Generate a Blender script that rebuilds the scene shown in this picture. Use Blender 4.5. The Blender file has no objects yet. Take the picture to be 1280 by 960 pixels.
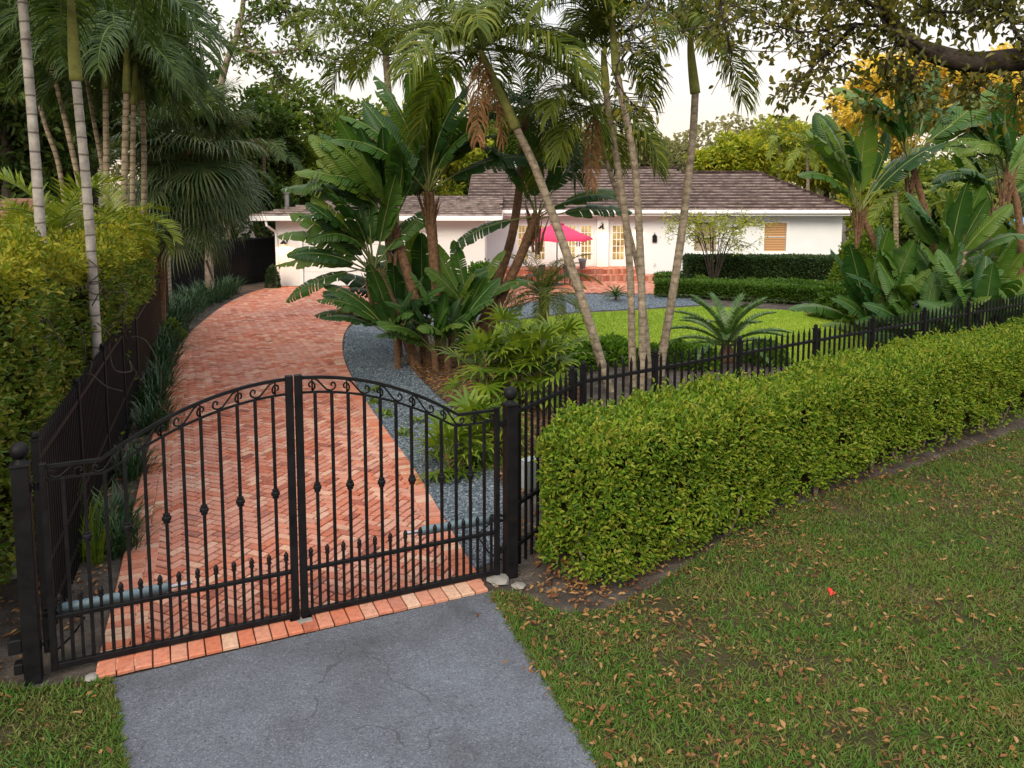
import bpy, bmesh, math, random
import numpy as np
from mathutils import Vector, Matrix
R = math.radians
random.seed(7)
rng = np.random.default_rng(7)
sc = bpy.context.scene
C = sc.collection

# ---------------------------------------------------------------- camera model (drone with a shift lens)
F, CY, PIT, H = 1000.0, 337.0, R(6.0), 4.0
FW = Vector((0, math.cos(PIT), -math.sin(PIT)))
DN = Vector((0, -math.sin(PIT), -math.cos(PIT)))
def ray(u, v):
    return Vector((1, 0, 0)) * ((u - 640) / F) + DN * ((v - CY) / F) + FW
def G(u, v, z=0.0):
    r = ray(u, v); t = (z - H) / r.z
    return Vector((r.x * t, r.y * t, z))
def P(u, v, D):
    r = ray(u, v); t = D / r.y
    return Vector((r.x * t, D, H + r.z * t))
cam = bpy.data.objects.new('camera', bpy.data.cameras.new('camera'))
C.objects.link(cam)
cam.location = (0, 0, H); cam.rotation_euler = (R(90) - PIT, 0, 0)
cam.data.sensor_width = 36; cam.data.lens = F / 1280 * 36
cam.data.shift_y = -(480 - CY) / 1280
cam.data.clip_start = 0.1; cam.data.clip_end = 2000
sc.camera = cam

# ---------------------------------------------------------------- materials
def new_mat(name):
    m = bpy.data.materials.new(name); m.use_nodes = True
    nt = m.node_tree; b = nt.nodes['Principled BSDF']
    return m, nt, b
def ramp(nt, fac, cols, interp='LINEAR'):
    r = nt.nodes.new('ShaderNodeValToRGB'); r.color_ramp.interpolation = interp
    el = r.color_ramp.elements
    n = len(cols)
    pos = [i / (n - 1) if not isinstance(c[0], tuple) else c[1] for i, c in enumerate(cols)]
    cc = [c if not isinstance(c[0], tuple) else c[0] for c in cols]
    while len(el) < n: el.new(0.5)
    for i in range(n):
        el[i].position = pos[i]; el[i].color = (*cc[i], 1)
    nt.links.new(fac, r.inputs[0]); return r.outputs[0]
def noise(nt, scale, detail=4, rough=0.55, vec=None):
    n = nt.nodes.new('ShaderNodeTexNoise'); n.inputs['Scale'].default_value = scale
    n.inputs['Detail'].default_value = detail; n.inputs['Roughness'].default_value = rough
    if vec is None: vec = nt.nodes.new('ShaderNodeTexCoord').outputs['Object']
    nt.links.new(vec, n.inputs['Vector']); return n.outputs[0]
def voro(nt, scale, feature='F1', out='Distance', vec=None):
    n = nt.nodes.new('ShaderNodeTexVoronoi'); n.feature = feature; n.inputs['Scale'].default_value = scale
    if vec is None: vec = nt.nodes.new('ShaderNodeTexCoord').outputs['Object']
    nt.links.new(vec, n.inputs['Vector']); return n.outputs[out]
def mixc(nt, fac, a, b, mode='MIX'):
    m = nt.nodes.new('ShaderNodeMix'); m.data_type = 'RGBA'; m.blend_type = mode
    for s, val in ((0, fac), (6, a), (7, b)):
        if hasattr(val, 'is_linked') or hasattr(val, 'links'): nt.links.new(val, m.inputs[s])
        elif isinstance(val, tuple): m.inputs[s].default_value = (*val, 1)
        else: m.inputs[s].default_value = val
    return m.outputs[2]
def math_n(nt, op, a, b=0.0):
    m = nt.nodes.new('ShaderNodeMath'); m.operation = op
    for i, val in enumerate((a, b)):
        if hasattr(val, 'links'): nt.links.new(val, m.inputs[i])
        else: m.inputs[i].default_value = val
    return m.outputs[0]
def bump(nt, b, h, strength=0.4, dist=0.01):
    n = nt.nodes.new('ShaderNodeBump'); n.inputs['Strength'].default_value = strength
    n.inputs['Distance'].default_value = dist
    nt.links.new(h, n.inputs['Height']); nt.links.new(n.outputs[0], b.inputs['Normal'])
def leaf_mat(name, cols, trans=0.3, rough=0.5, spec=0.35, obj_random=False, hue_noise=0.6, nscale=0.9):
    m, nt, b = new_mat(name)
    if obj_random: rnd = nt.nodes.new('ShaderNodeObjectInfo').outputs['Random']
    else: rnd = nt.nodes.new('ShaderNodeNewGeometry').outputs['Random Per Island']
    nz = noise(nt, nscale, 3)
    f = math_n(nt, 'ADD', math_n(nt, 'MULTIPLY', rnd, 1 - hue_noise * 0.6), math_n(nt, 'MULTIPLY', math_n(nt, 'SUBTRACT', nz, 0.25), hue_noise))
    col = ramp(nt, f, cols)
    nt.links.new(col, b.inputs['Base Color'])
    b.inputs['Roughness'].default_value = rough
    b.inputs['Specular IOR Level'].default_value = spec
    tr = nt.nodes.new('ShaderNodeBsdfTranslucent')
    nt.links.new(mixc(nt, 1.0, col, (1.0, 0.95, 0.5), 'MULTIPLY'), tr.inputs['Color'])
    mx = nt.nodes.new('ShaderNodeMixShader'); mx.inputs[0].default_value = trans
    nt.links.new(b.outputs[0], mx.inputs[1]); nt.links.new(tr.outputs[0], mx.inputs[2])
    nt.links.new(mx.outputs[0], nt.nodes['Material Output'].inputs[0])
    return m
def simple(name, col, rough=0.6, metal=0.0, spec=0.5, var=0.15, nscale=6, bmp=0.0, bdist=0.005):
    m, nt, b = new_mat(name)
    nz = noise(nt, nscale, 5)
    lo = tuple(c * (1 - var) for c in col); hi = tuple(min(1, c * (1 + var)) for c in col)
    nt.links.new(ramp(nt, nz, [(lo, 0.3), (hi, 0.7)]), b.inputs['Base Color'])
    b.inputs['Roughness'].default_value = rough; b.inputs['Metallic'].default_value = metal
    b.inputs['Specular IOR Level'].default_value = spec
    if bmp: bump(nt, b, noise(nt, nscale * 6, 4), bmp, bdist)
    return m
M = {}
# --- black wrought iron / fence paint
m, nt, b = new_mat('black_iron'); M['iron'] = m
nz = noise(nt, 9, 5)
nt.links.new(ramp(nt, nz, [((0.003, 0.003, 0.004), 0.35), ((0.007, 0.007, 0.008), 0.7)]), b.inputs['Base Color'])
nt.links.new(ramp(nt, nz, [((0.5,) * 3, 0.3), ((0.7,) * 3, 0.7)]), b.inputs['Roughness'])
b.inputs['Specular IOR Level'].default_value = 0.18
bump(nt, b, noise(nt, 60, 3), 0.15, 0.002)
M['fence'] = simple('fence_paint', (0.006, 0.006, 0.007), 0.6, spec=0.15, var=0.3)
M['opener'] = simple('opener_grey', (0.12, 0.175, 0.205), 0.4, 0.2, var=0.08)
M['box_grey'] = simple('box_grey', (0.27, 0.31, 0.31), 0.5, var=0.08)
M['steel'] = simple('steel', (0.4, 0.4, 0.42), 0.35, 0.9)
# --- bricks
def brick_mat(name, cols, stain=0.5):
    m, nt, b = new_mat(name)
    rnd = nt.nodes.new('ShaderNodeNewGeometry').outputs['Random Per Island']
    col = ramp(nt, rnd, cols)
    n1 = noise(nt, 0.7, 4); n2 = noise(nt, 22, 6, 0.7)
    col = mixc(nt, math_n(nt, 'MULTIPLY', ramp(nt, n1, [((0,) * 3, 0.45), ((1,) * 3, 0.72)]), stain), col, (0.42, 0.25, 0.205))
    col = mixc(nt, 0.5, col, ramp(nt, n2, [((0.22,) * 3, 0.3), ((0.6,) * 3, 0.5), ((0.78,) * 3, 0.75)]), 'OVERLAY')
    nt.links.new(col, b.inputs['Base Color']); b.inputs['Roughness'].default_value = 0.85
    b.inputs['Specular IOR Level'].default_value = 0.25
    bump(nt, b, noise(nt, 55, 5), 0.35, 0.004); return m
BR = [((0.20, 0.07, 0.052), 0.0), ((0.33, 0.095, 0.055), 0.10), ((0.42, 0.15, 0.092), 0.34), ((0.385, 0.16, 0.112), 0.55), ((0.43, 0.205, 0.148), 0.76), ((0.47, 0.28, 0.20), 0.92), ((0.27, 0.085, 0.06), 1.0)]
M['brick'] = brick_mat('driveway_brick', BR)
M['brick_edge'] = brick_mat('edging_brick', [((0.30, 0.095, 0.055), 0), ((0.42, 0.135, 0.075), 0.4), ((0.40, 0.17, 0.11), 0.7), ((0.46, 0.31, 0.22), 1)], 0.6)
M['joint'] = simple('brick_joint_sand', (0.022, 0.015, 0.012), 0.95, var=0.4, nscale=14)
# --- asphalt
m, nt, b = new_mat('asphalt'); M['asphalt'] = m
g = voro(nt, 95, out='Color')
sep = nt.nodes.new('ShaderNodeSeparateColor'); nt.links.new(g, sep.inputs[0])
col = ramp(nt, sep.outputs[0], [((0.048, 0.054, 0.066), 0), ((0.080, 0.091, 0.110), 0.5), ((0.098, 0.108, 0.126), 0.9), ((0.15, 0.16, 0.18), 1.0)])
n1 = noise(nt, 1.1, 6, 0.65)
col = mixc(nt, 0.75, col, ramp(nt, n1, [((0.2, 0.2, 0.2), 0.28), ((0.46, 0.46, 0.48), 0.5), ((0.66, 0.67, 0.69), 0.72)]), 'OVERLAY')
sp = voro(nt, 17); sp2 = noise(nt, 3.2, 2)
dark = math_n(nt, 'MULTIPLY', math_n(nt, 'LESS_THAN', sp, 0.17), math_n(nt, 'GREATER_THAN', sp2, 0.55))
col = mixc(nt, math_n(nt, 'MULTIPLY', dark, 0.75), col, (0.03, 0.03, 0.035))
wn = nt.nodes.new('ShaderNodeTexNoise'); wn.inputs['Scale'].default_value = 2.5; wn.inputs['Detail'].default_value = 6
tcw = nt.nodes.new('ShaderNodeTexCoord').outputs['Object']; nt.links.new(tcw, wn.inputs['Vector'])
vm = nt.nodes.new('ShaderNodeVectorMath'); vm.operation = 'MULTIPLY_ADD'; nt.links.new(wn.outputs['Color'], vm.inputs[0]); vm.inputs[1].default_value = (.5, .5, 0); nt.links.new(tcw, vm.inputs[2])
ck = voro(nt, .8, 'DISTANCE_TO_EDGE', 'Distance', vm.outputs[0])
crk = math_n(nt, 'MULTIPLY', math_n(nt, 'LESS_THAN', ck, .0045), math_n(nt, 'GREATER_THAN', noise(nt, .9, 2), .5))
col = mixc(nt, math_n(nt, 'MULTIPLY', crk, .6), col, (0.03, 0.03, 0.034))
nt.links.new(col, b.inputs['Base Color']); b.inputs['Roughness'].default_value = 0.8
bump(nt, b, voro(nt, 95), 0.6, 0.006)
# --- soil, turf, lawn, gravel
m, nt, b = new_mat('soil'); M['soil'] = m
n1 = noise(nt, 2.2, 8, 0.68); n2 = noise(nt, 38, 5, 0.75)
col = ramp(nt, n1, [((0.04, 0.034, 0.029), 0.3), ((0.085, 0.072, 0.062), 0.52), ((0.17, 0.15, 0.135), 0.75)])
col = mixc(nt, 0.7, col, ramp(nt, n2, [((0.15,) * 3, 0.32), ((0.5,) * 3, 0.5), ((0.85, 0.8, 0.75), 0.72)]), 'OVERLAY')
nt.links.new(col, b.inputs['Base Color']); b.inputs['Roughness'].default_value = 0.95; b.inputs['Specular IOR Level'].default_value = 0.1
bump(nt, b, n2, 0.9, 0.03)
m, nt, b = new_mat('turf_soil'); M['turf'] = m
n1 = noise(nt, 1.3, 6, 0.7); n2 = noise(nt, 45, 5, 0.8)
col = ramp(nt, n1, [((0.035, 0.045, 0.015), 0.3), ((0.06, 0.052, 0.025), 0.5), ((0.10, 0.074, 0.045), 0.72)])
col = mixc(nt, 0.8, col, ramp(nt, n2, [((0.1,) * 3, 0.32), ((0.5,) * 3, 0.5), ((0.8,) * 3, 0.7)]), 'OVERLAY')
nt.links.new(col, b.inputs['Base Color']); b.inputs['Roughness'].default_value = 0.95; b.inputs['Specular IOR Level'].default_value = 0.1
bump(nt, b, n2, 0.9, 0.03)
m, nt, b = new_mat('lawn_green'); M['lawn'] = m
n1 = noise(nt, 0.55, 5, 0.6); n2 = noise(nt, 60, 4, 0.8)
col = ramp(nt, n1, [((0.18, 0.30, 0.02), 0.3), ((0.26, 0.36, 0.03), 0.55), ((0.36, 0.40, 0.05), 0.78)])
col = mixc(nt, 0.6, col, ramp(nt, n2, [((0.2,) * 3, 0.3), ((0.5,) * 3, 0.5), ((0.75,) * 3, 0.7)]), 'OVERLAY')
nt.links.new(col, b.inputs['Base Color']); b.inputs['Roughness'].default_value = 0.9; b.inputs['Specular IOR Level'].default_value = 0.15
bump(nt, b, n2, 0.9, 0.04)
M['blade'] = leaf_mat('grass_blade', [(0.035, 0.10, 0.014), (0.065, 0.155, 0.022), (0.11, 0.155, 0.032), (0.17, 0.15, 0.055), (0.22, 0.16, 0.08)], 0.25, 0.6, 0.2, hue_noise=0.95, nscale=1.7)
M['lawn_blade'] = leaf_mat('lawn_blade', [(0.17, 0.30, 0.018), (0.26, 0.38, 0.03), (0.38, 0.43, 0.055)], 0.4, 0.6, 0.2)
M['dead_leaf'] = leaf_mat('dead_leaf', [(0.10, 0.045, 0.022), (0.18, 0.08, 0.03), (0.25, 0.125, 0.045), (0.30, 0.19, 0.085)], 0.15, 0.7, 0.2, hue_noise=0.0)
M['red_leaf'] = leaf_mat('red_leaf', [(0.6, 0.03, 0.02), (0.65, 0.05, 0.03)], 0.2, 0.5)
m, nt, b = new_mat('gravel_bed'); M['gravel'] = m
g = voro(nt, 34, out='Color'); sep = nt.nodes.new('ShaderNodeSeparateColor'); nt.links.new(g, sep.inputs[0])
nt.links.new(ramp(nt, sep.outputs[0], [(0.03, 0.042, 0.056), (0.06, 0.084, 0.11), (0.10, 0.13, 0.16), (0.22, 0.25, 0.27)]), b.inputs['Base Color'])
b.inputs['Roughness'].default_value = 0.8; bump(nt, b, voro(nt, 34), 0.9, 0.02)
m, nt, b = new_mat('gravel_stone'); M['stone'] = m
rnd = nt.nodes.new('ShaderNodeNewGeometry').outputs['Random Per Island']
nt.links.new(ramp(nt, rnd, [(0.025, 0.037, 0.05), (0.055, 0.08, 0.105), (0.075, 0.107, 0.14), (0.115, 0.15, 0.18), (0.24, 0.27, 0.29)]), b.inputs['Base Color']); b.inputs['Roughness'].default_value = 0.75
M['pale_stone'] = simple('pale_stone', (0.20, 0.19, 0.175), 0.9, var=0.3, bmp=0.5)
# --- house
M['stucco'] = simple('white_stucco', (0.76, 0.79, 0.82), 0.85, var=0.03, nscale=1.5, bmp=0.12)
M['trim'] = simple('white_trim', (0.82, 0.82, 0.83), 0.55, var=0.03)
m, nt, b = new_mat('roof_tile'); M['tile'] = m
rnd = nt.nodes.new('ShaderNodeNewGeometry').outputs['Random Per Island']
col = ramp(nt, rnd, [(0.028, 0.017, 0.016), (0.038, 0.024, 0.022), (0.048, 0.031, 0.028), (0.066, 0.045, 0.041)])
col = mixc(nt, 0.6, col, ramp(nt, noise(nt, 4, 6, 0.7), [((0.25,) * 3, 0.3), ((0.75, 0.72, 0.72), 0.7)]), 'OVERLAY')
nt.links.new(col, b.inputs['Base Color']); b.inputs['Roughness'].default_value = 0.9; b.inputs['Specular IOR Level'].default_value = 0.08
M['tile_edge'] = simple('pale_tile_edge', (.30, .245, .23), .9, spec=.1, var=.6, nscale=3)  # paler colour on the front faces of the roof tiles
M['step_brick'] = brick_mat('step_brick', BR, 0.2)
m, nt, b = new_mat('lit_pane'); M['lit'] = m
nz = noise(nt, 1.7, 3)
col = ramp(nt, nz, [((0.16, 0.085, 0.02), 0.32), ((0.55, 0.34, 0.10), 0.5), ((0.85, 0.62, 0.24), 0.68)])
nt.links.new(col, b.inputs['Emission Color']); b.inputs['Emission Strength'].default_value = 0.62
b.inputs['Base Color'].default_value = (0.04, 0.035, 0.03, 1); b.inputs['Roughness'].default_value = 0.06
m, nt, b = new_mat('blind_slats'); M['blind'] = m
tc = nt.nodes.new('ShaderNodeTexCoord'); w = nt.nodes.new('ShaderNodeTexWave'); w.bands_direction = 'Z'; w.inputs['Scale'].default_value = 4.2; w.inputs['Distortion'].default_value = 0
nt.links.new(tc.outputs['Object'], w.inputs['Vector'])
col = ramp(nt, w.outputs['Fac'], [((0.16, 0.075, 0.03), 0.2), ((0.48, 0.27, 0.12), 0.6)])
nt.links.new(col, b.inputs['Base Color']); nt.links.new(col, b.inputs['Emission Color']); b.inputs['Emission Strength'].default_value = 0.28
M['dark_glass'] = simple('dark_glass', (0.012, 0.014, 0.018), 0.05, var=0.2)
M['lamp_black'] = simple('lamp_black', (0.012, 0.012, 0.013), 0.4, 0.3)
m, nt, b = new_mat('bulb_glow'); M['bulb'] = m
b.inputs['Emission Color'].default_value = (1, 0.6, 0.28, 1); b.inputs['Emission Strength'].default_value = 12
m = leaf_mat('pink_canvas', [(0.80, 0.075, 0.20), (0.84, 0.09, 0.23)], 0.45, 0.7, 0.2); M['pink'] = m
M['navy'] = simple('navy_base', (0.02, 0.035, 0.08), 0.5)
M['planter'] = simple('grey_planter', (0.17, 0.18, 0.2), 0.7)
M['bluecanvas'] = simple('blue_canvas', (0.05, 0.25, 0.55), 0.6)
M['furniture'] = simple('dark_wicker', (0.06, 0.055, 0.055), 0.7)
# --- bark
def bark(name, lo, hi, scale=7, ringf=0.0, b_=0.6, ringc=.8, thin=.10):
    m, nt, b = new_mat(name)
    tc = nt.nodes.new('ShaderNodeTexCoord').outputs['Object']
    n1 = noise(nt, scale, 6, 0.7, tc)
    col = ramp(nt, n1, [(lo, 0.32), (tuple((a + c) / 2 for a, c in zip(lo, hi)), 0.5), (hi, 0.68)])
    h = n1
    if ringf:
        w = nt.nodes.new('ShaderNodeTexWave'); w.bands_direction = 'Z'; w.inputs['Scale'].default_value = ringf
        w.inputs['Distortion'].default_value = 1.2; w.inputs['Detail'].default_value = 2; w.inputs['Detail Scale'].default_value = 1.5
        nt.links.new(tc, w.inputs['Vector'])
        col = mixc(nt, ringc, col, ramp(nt, w.outputs['Fac'], [((0.12, 0.1, 0.09), 0.0), ((0.5,) * 3, thin), ((0.56,) * 3, 1)]), 'OVERLAY')
        h = w.outputs['Fac']
    nt.links.new(col, b.inputs['Base Color']); b.inputs['Roughness'].default_value = 0.9; b.inputs['Specular IOR Level'].default_value = 0.2
    bump(nt, b, h, b_, 0.015); return m
M['palm_bark'] = bark('palm_bark', (0.10, 0.08, 0.055), (0.34, 0.285, 0.215), 9, 1.9, 0.3, .35, .16)
M['ringed_bark'] = bark('ringed_bark', (0.16, 0.145, 0.13), (0.36, 0.335, 0.305), 5, 1.5, .25, .85, .05)
M['tan_bark'] = bark('tan_bark', (0.13, 0.10, 0.065), (0.34, 0.28, 0.20), 6, 2.2, .3, .8, .10)
M['shaft'] = bark('green_crownshaft', (0.09, 0.115, 0.03), (0.25, 0.24, 0.07), 5, 0, 0.2)
M['fibre'] = bark('fibrous_bark', (0.05, 0.03, 0.018), (0.22, 0.125, 0.07), 14, 0)
M['bark'] = bark('dark_bark', (0.014, 0.011, 0.009), (0.06, 0.048, 0.038), 9, 0, 0.9)
M['pale_bark'] = bark('pale_bark', (0.10, 0.08, 0.06), (0.3, 0.25, 0.2), 9)
M['stalk'] = bark('green_stalk', (0.06, 0.09, 0.025), (0.15, 0.19, 0.06), 4, 0, 0.1)
M['core'] = simple('hedge_dark_core', (0.020, 0.018, 0.008), 1.0, spec=0.0, var=0.5, nscale=20)  # dark twig brown for the light-blocking core inside hedges
# --- foliage
M['hedge'] = leaf_mat('hedge_leaf', [(0.028, 0.07, 0.008), (0.065, 0.14, 0.011), (0.12, 0.21, 0.016), (0.20, 0.29, 0.025), (0.25, 0.28, 0.035), (0.20, 0.13, 0.035)], 0.35, 0.5, 0.22, hue_noise=0.4, nscale=1.6)
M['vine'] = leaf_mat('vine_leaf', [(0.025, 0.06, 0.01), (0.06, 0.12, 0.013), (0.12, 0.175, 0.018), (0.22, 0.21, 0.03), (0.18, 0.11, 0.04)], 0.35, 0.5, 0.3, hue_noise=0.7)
M['vine_top_lit'] = leaf_mat('vine_top_lit_leaf', [(0.06, 0.11, 0.01), (0.16, 0.21, 0.014), (0.36, 0.34, 0.035), (0.22, 0.15, 0.045)], 0.42, 0.5, 0.25, hue_noise=0.85, nscale=1.6)  # warm light on the hedge top is put into these leaf colours
M['darkleaf'] = leaf_mat('dark_leaf', [(0.018, 0.045, 0.012), (0.038, 0.08, 0.016), (0.08, 0.13, 0.02), (0.17, 0.18, 0.028)], 0.33, 0.5, 0.3, hue_noise=0.8, nscale=0.5)
M['midleaf'] = leaf_mat('mid_leaf', [(0.03, 0.07, 0.012), (0.07, 0.13, 0.016), (0.14, 0.195, 0.022), (0.25, 0.25, 0.035)], 0.3, 0.5, 0.3, hue_noise=0.8, nscale=0.4)
M['oliveleaf'] = leaf_mat('olive_leaf', [(0.10, 0.115, 0.05), (0.17, 0.175, 0.08), (0.25, 0.235, 0.115), (0.32, 0.27, 0.15)], 0.25, 0.7, 0.1, hue_noise=0.9, nscale=0.2)
M['limeleaf'] = leaf_mat('lime_leaf', [(0.08, 0.14, 0.012), (0.22, 0.28, 0.02), (0.42, 0.42, 0.035), (0.54, 0.45, 0.06)], 0.35, 0.5, 0.3, hue_noise=0.8, nscale=0.4)
M['goldleaf'] = leaf_mat('gold_leaf', [(0.48, 0.36, 0.06), (0.70, 0.53, 0.09), (0.86, 0.68, 0.14), (0.58, 0.50, 0.14)], 0.5, 0.6, 0.2, hue_noise=0.6, nscale=0.5)
M['oakleaf'] = leaf_mat('canopy_leaf', [(0.04, 0.05, 0.012), (0.09, 0.10, 0.02), (0.17, 0.165, 0.03), (0.28, 0.22, 0.045)], 0.5, 0.45, 0.35, hue_noise=0.5)
M['shrubleaf'] = leaf_mat('shrub_leaf', [(0.03, 0.09, 0.008), (0.075, 0.17, 0.012), (0.15, 0.27, 0.02)], 0.3, 0.4, 0.4)
M['boxleaf'] = leaf_mat('clipped_leaf', [(0.012, 0.035, 0.012), (0.03, 0.065, 0.018), (0.06, 0.105, 0.022)], 0.2, 0.4, 0.4)
M['lowhedge'] = leaf_mat('low_hedge_leaf', [(0.025, 0.07, 0.008), (0.06, 0.135, 0.012), (0.12, 0.21, 0.02)], 0.25, 0.45, 0.35)
M['frond'] = leaf_mat('palm_frond', [(0.032, 0.058, 0.009), (0.07, 0.11, 0.013), (0.14, 0.175, 0.02), (0.24, 0.24, 0.028)], 0.42, 0.5, 0.2, hue_noise=0.5, nscale=0.6)
M['frond_dark'] = leaf_mat('dark_palm_frond', [(0.016, 0.04, 0.012), (0.038, 0.072, 0.016), (0.08, 0.115, 0.022)], 0.33, 0.5, 0.2)
M['frond_lime'] = leaf_mat('lime_palm_frond', [(0.08, 0.14, 0.014), (0.17, 0.23, 0.02), (0.29, 0.30, 0.035)], 0.4, 0.45, 0.35)
M['fan'] = leaf_mat('fan_palm_leaf', [(0.018, 0.045, 0.014), (0.048, 0.09, 0.028), (0.10, 0.145, 0.05), (0.19, 0.18, 0.06)], 0.28, 0.42, 0.3)
M['dead_frond'] = leaf_mat('dead_palm_frond', [(0.18, 0.085, 0.035), (0.3, 0.155, 0.07), (0.42, 0.25, 0.12)], 0.25, 0.7, 0.2)
M['cycad'] = leaf_mat('cycad_leaf', [(0.022, 0.065, 0.012), (0.045, 0.11, 0.018), (0.08, 0.16, 0.025)], 0.2, 0.35, 0.5)
M['lirio'] = leaf_mat('border_grass', [(0.012, 0.04, 0.018), (0.028, 0.07, 0.028), (0.06, 0.11, 0.035)], 0.25, 0.45, 0.4)
M['rhapis'] = leaf_mat('lady_palm_leaf', [(0.06, 0.12, 0.01), (0.13, 0.21, 0.015), (0.24, 0.30, 0.028)], 0.35, 0.4, 0.4)
m = leaf_mat('paddle_leaf', [(0.014, 0.05, 0.013), (0.028, 0.085, 0.015), (0.058, 0.135, 0.018), (0.14, 0.20, 0.025)], 0.34, 0.4, 0.35, obj_random=True, hue_noise=0.35, nscale=1.5)
M['paddle'] = m; nt = m.node_tree; b = nt.nodes['Principled BSDF']
uv = nt.nodes.new('ShaderNodeTexCoord').outputs['UV']
w = nt.nodes.new('ShaderNodeTexWave'); w.bands_direction = 'X'; w.inputs['Scale'].default_value = 9; w.inputs['Distortion'].default_value = 0.6
nt.links.new(uv, w.inputs['Vector']); bump(nt, b, w.outputs['Fac'], 0.35, 0.02)
su = nt.nodes.new('ShaderNodeSeparateXYZ'); nt.links.new(uv, su.inputs[0])
dry = math_n(nt, 'GREATER_THAN', math_n(nt, 'ADD', su.outputs[1], math_n(nt, 'MULTIPLY', math_n(nt, 'SUBTRACT', noise(nt, 3.5, 5, .7), .5), 1.1)), 1.06)
cl = b.inputs['Base Color'].links[0].from_socket
cd = mixc(nt, math_n(nt, 'MULTIPLY', dry, .8), cl, (0.20, 0.12, 0.045)); nt.links.new(cd, b.inputs['Base Color'])
M['paddle_rib'] = bark('paddle_rib', (0.11, 0.15, 0.04), (0.24, 0.27, 0.10), 4, 0, 0.1)

# ---------------------------------------------------------------- object helpers
def tag(o, label, cat, group=None, kind=None):
    if label: o['label'] = label
    if cat: o['category'] = cat
    if group: o['group'] = group
    if kind: o['kind'] = kind
    return o
def thing(name, label, cat, loc=(0, 0, 0), rz=0.0, group=None):
    o = bpy.data.objects.new(name, None); o.empty_display_size = 0.3
    C.objects.link(o); o.location = loc; o.rotation_euler = (0, 0, rz)
    return tag(o, label, cat, group)
def link(name, me, parent=None, loc=(0, 0, 0), rot=(0, 0, 0), scale=(1, 1, 1)):
    o = bpy.data.objects.new(name, me); C.objects.link(o)
    if parent is not None: o.parent = parent
    o.location = loc; o.rotation_euler = rot; o.scale = scale
    return o
def dup(root, loc, rz, label=None, scale=None):
    r = root.copy(); C.objects.link(r); r.location = loc; r.rotation_euler = (0, 0, rz)
    if scale: r.scale = (scale,) * 3
    if label: r['label'] = label
    for ch in root.children:
        c = ch.copy(); C.objects.link(c); c.parent = r
        for g in ch.children:
            d = g.copy(); C.objects.link(d); d.parent = c
    return r
def np_mesh(name, V, Fq, mat, smooth=False, UV=None):
    V = np.asarray(V, dtype=np.float32).reshape(-1, 3); Fq = np.asarray(Fq, dtype=np.int32)
    k = Fq.shape[1]; me = bpy.data.meshes.new(name)
    me.vertices.add(len(V)); me.vertices.foreach_set('co', V.ravel())
    me.loops.add(Fq.size); me.loops.foreach_set('vertex_index', Fq.ravel())
    me.polygons.add(len(Fq)); me.polygons.foreach_set('loop_start', np.arange(len(Fq), dtype=np.int32) * k)
    if UV is not None:
        l = me.uv_layers.new(name='UVMap'); l.data.foreach_set('uv', np.asarray(UV, dtype=np.float32)[Fq.ravel()].ravel())
    me.update(calc_edges=True)
    me.polygons.foreach_set('use_smooth', np.full(len(Fq), smooth))
    me.materials.append(mat); return me
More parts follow.
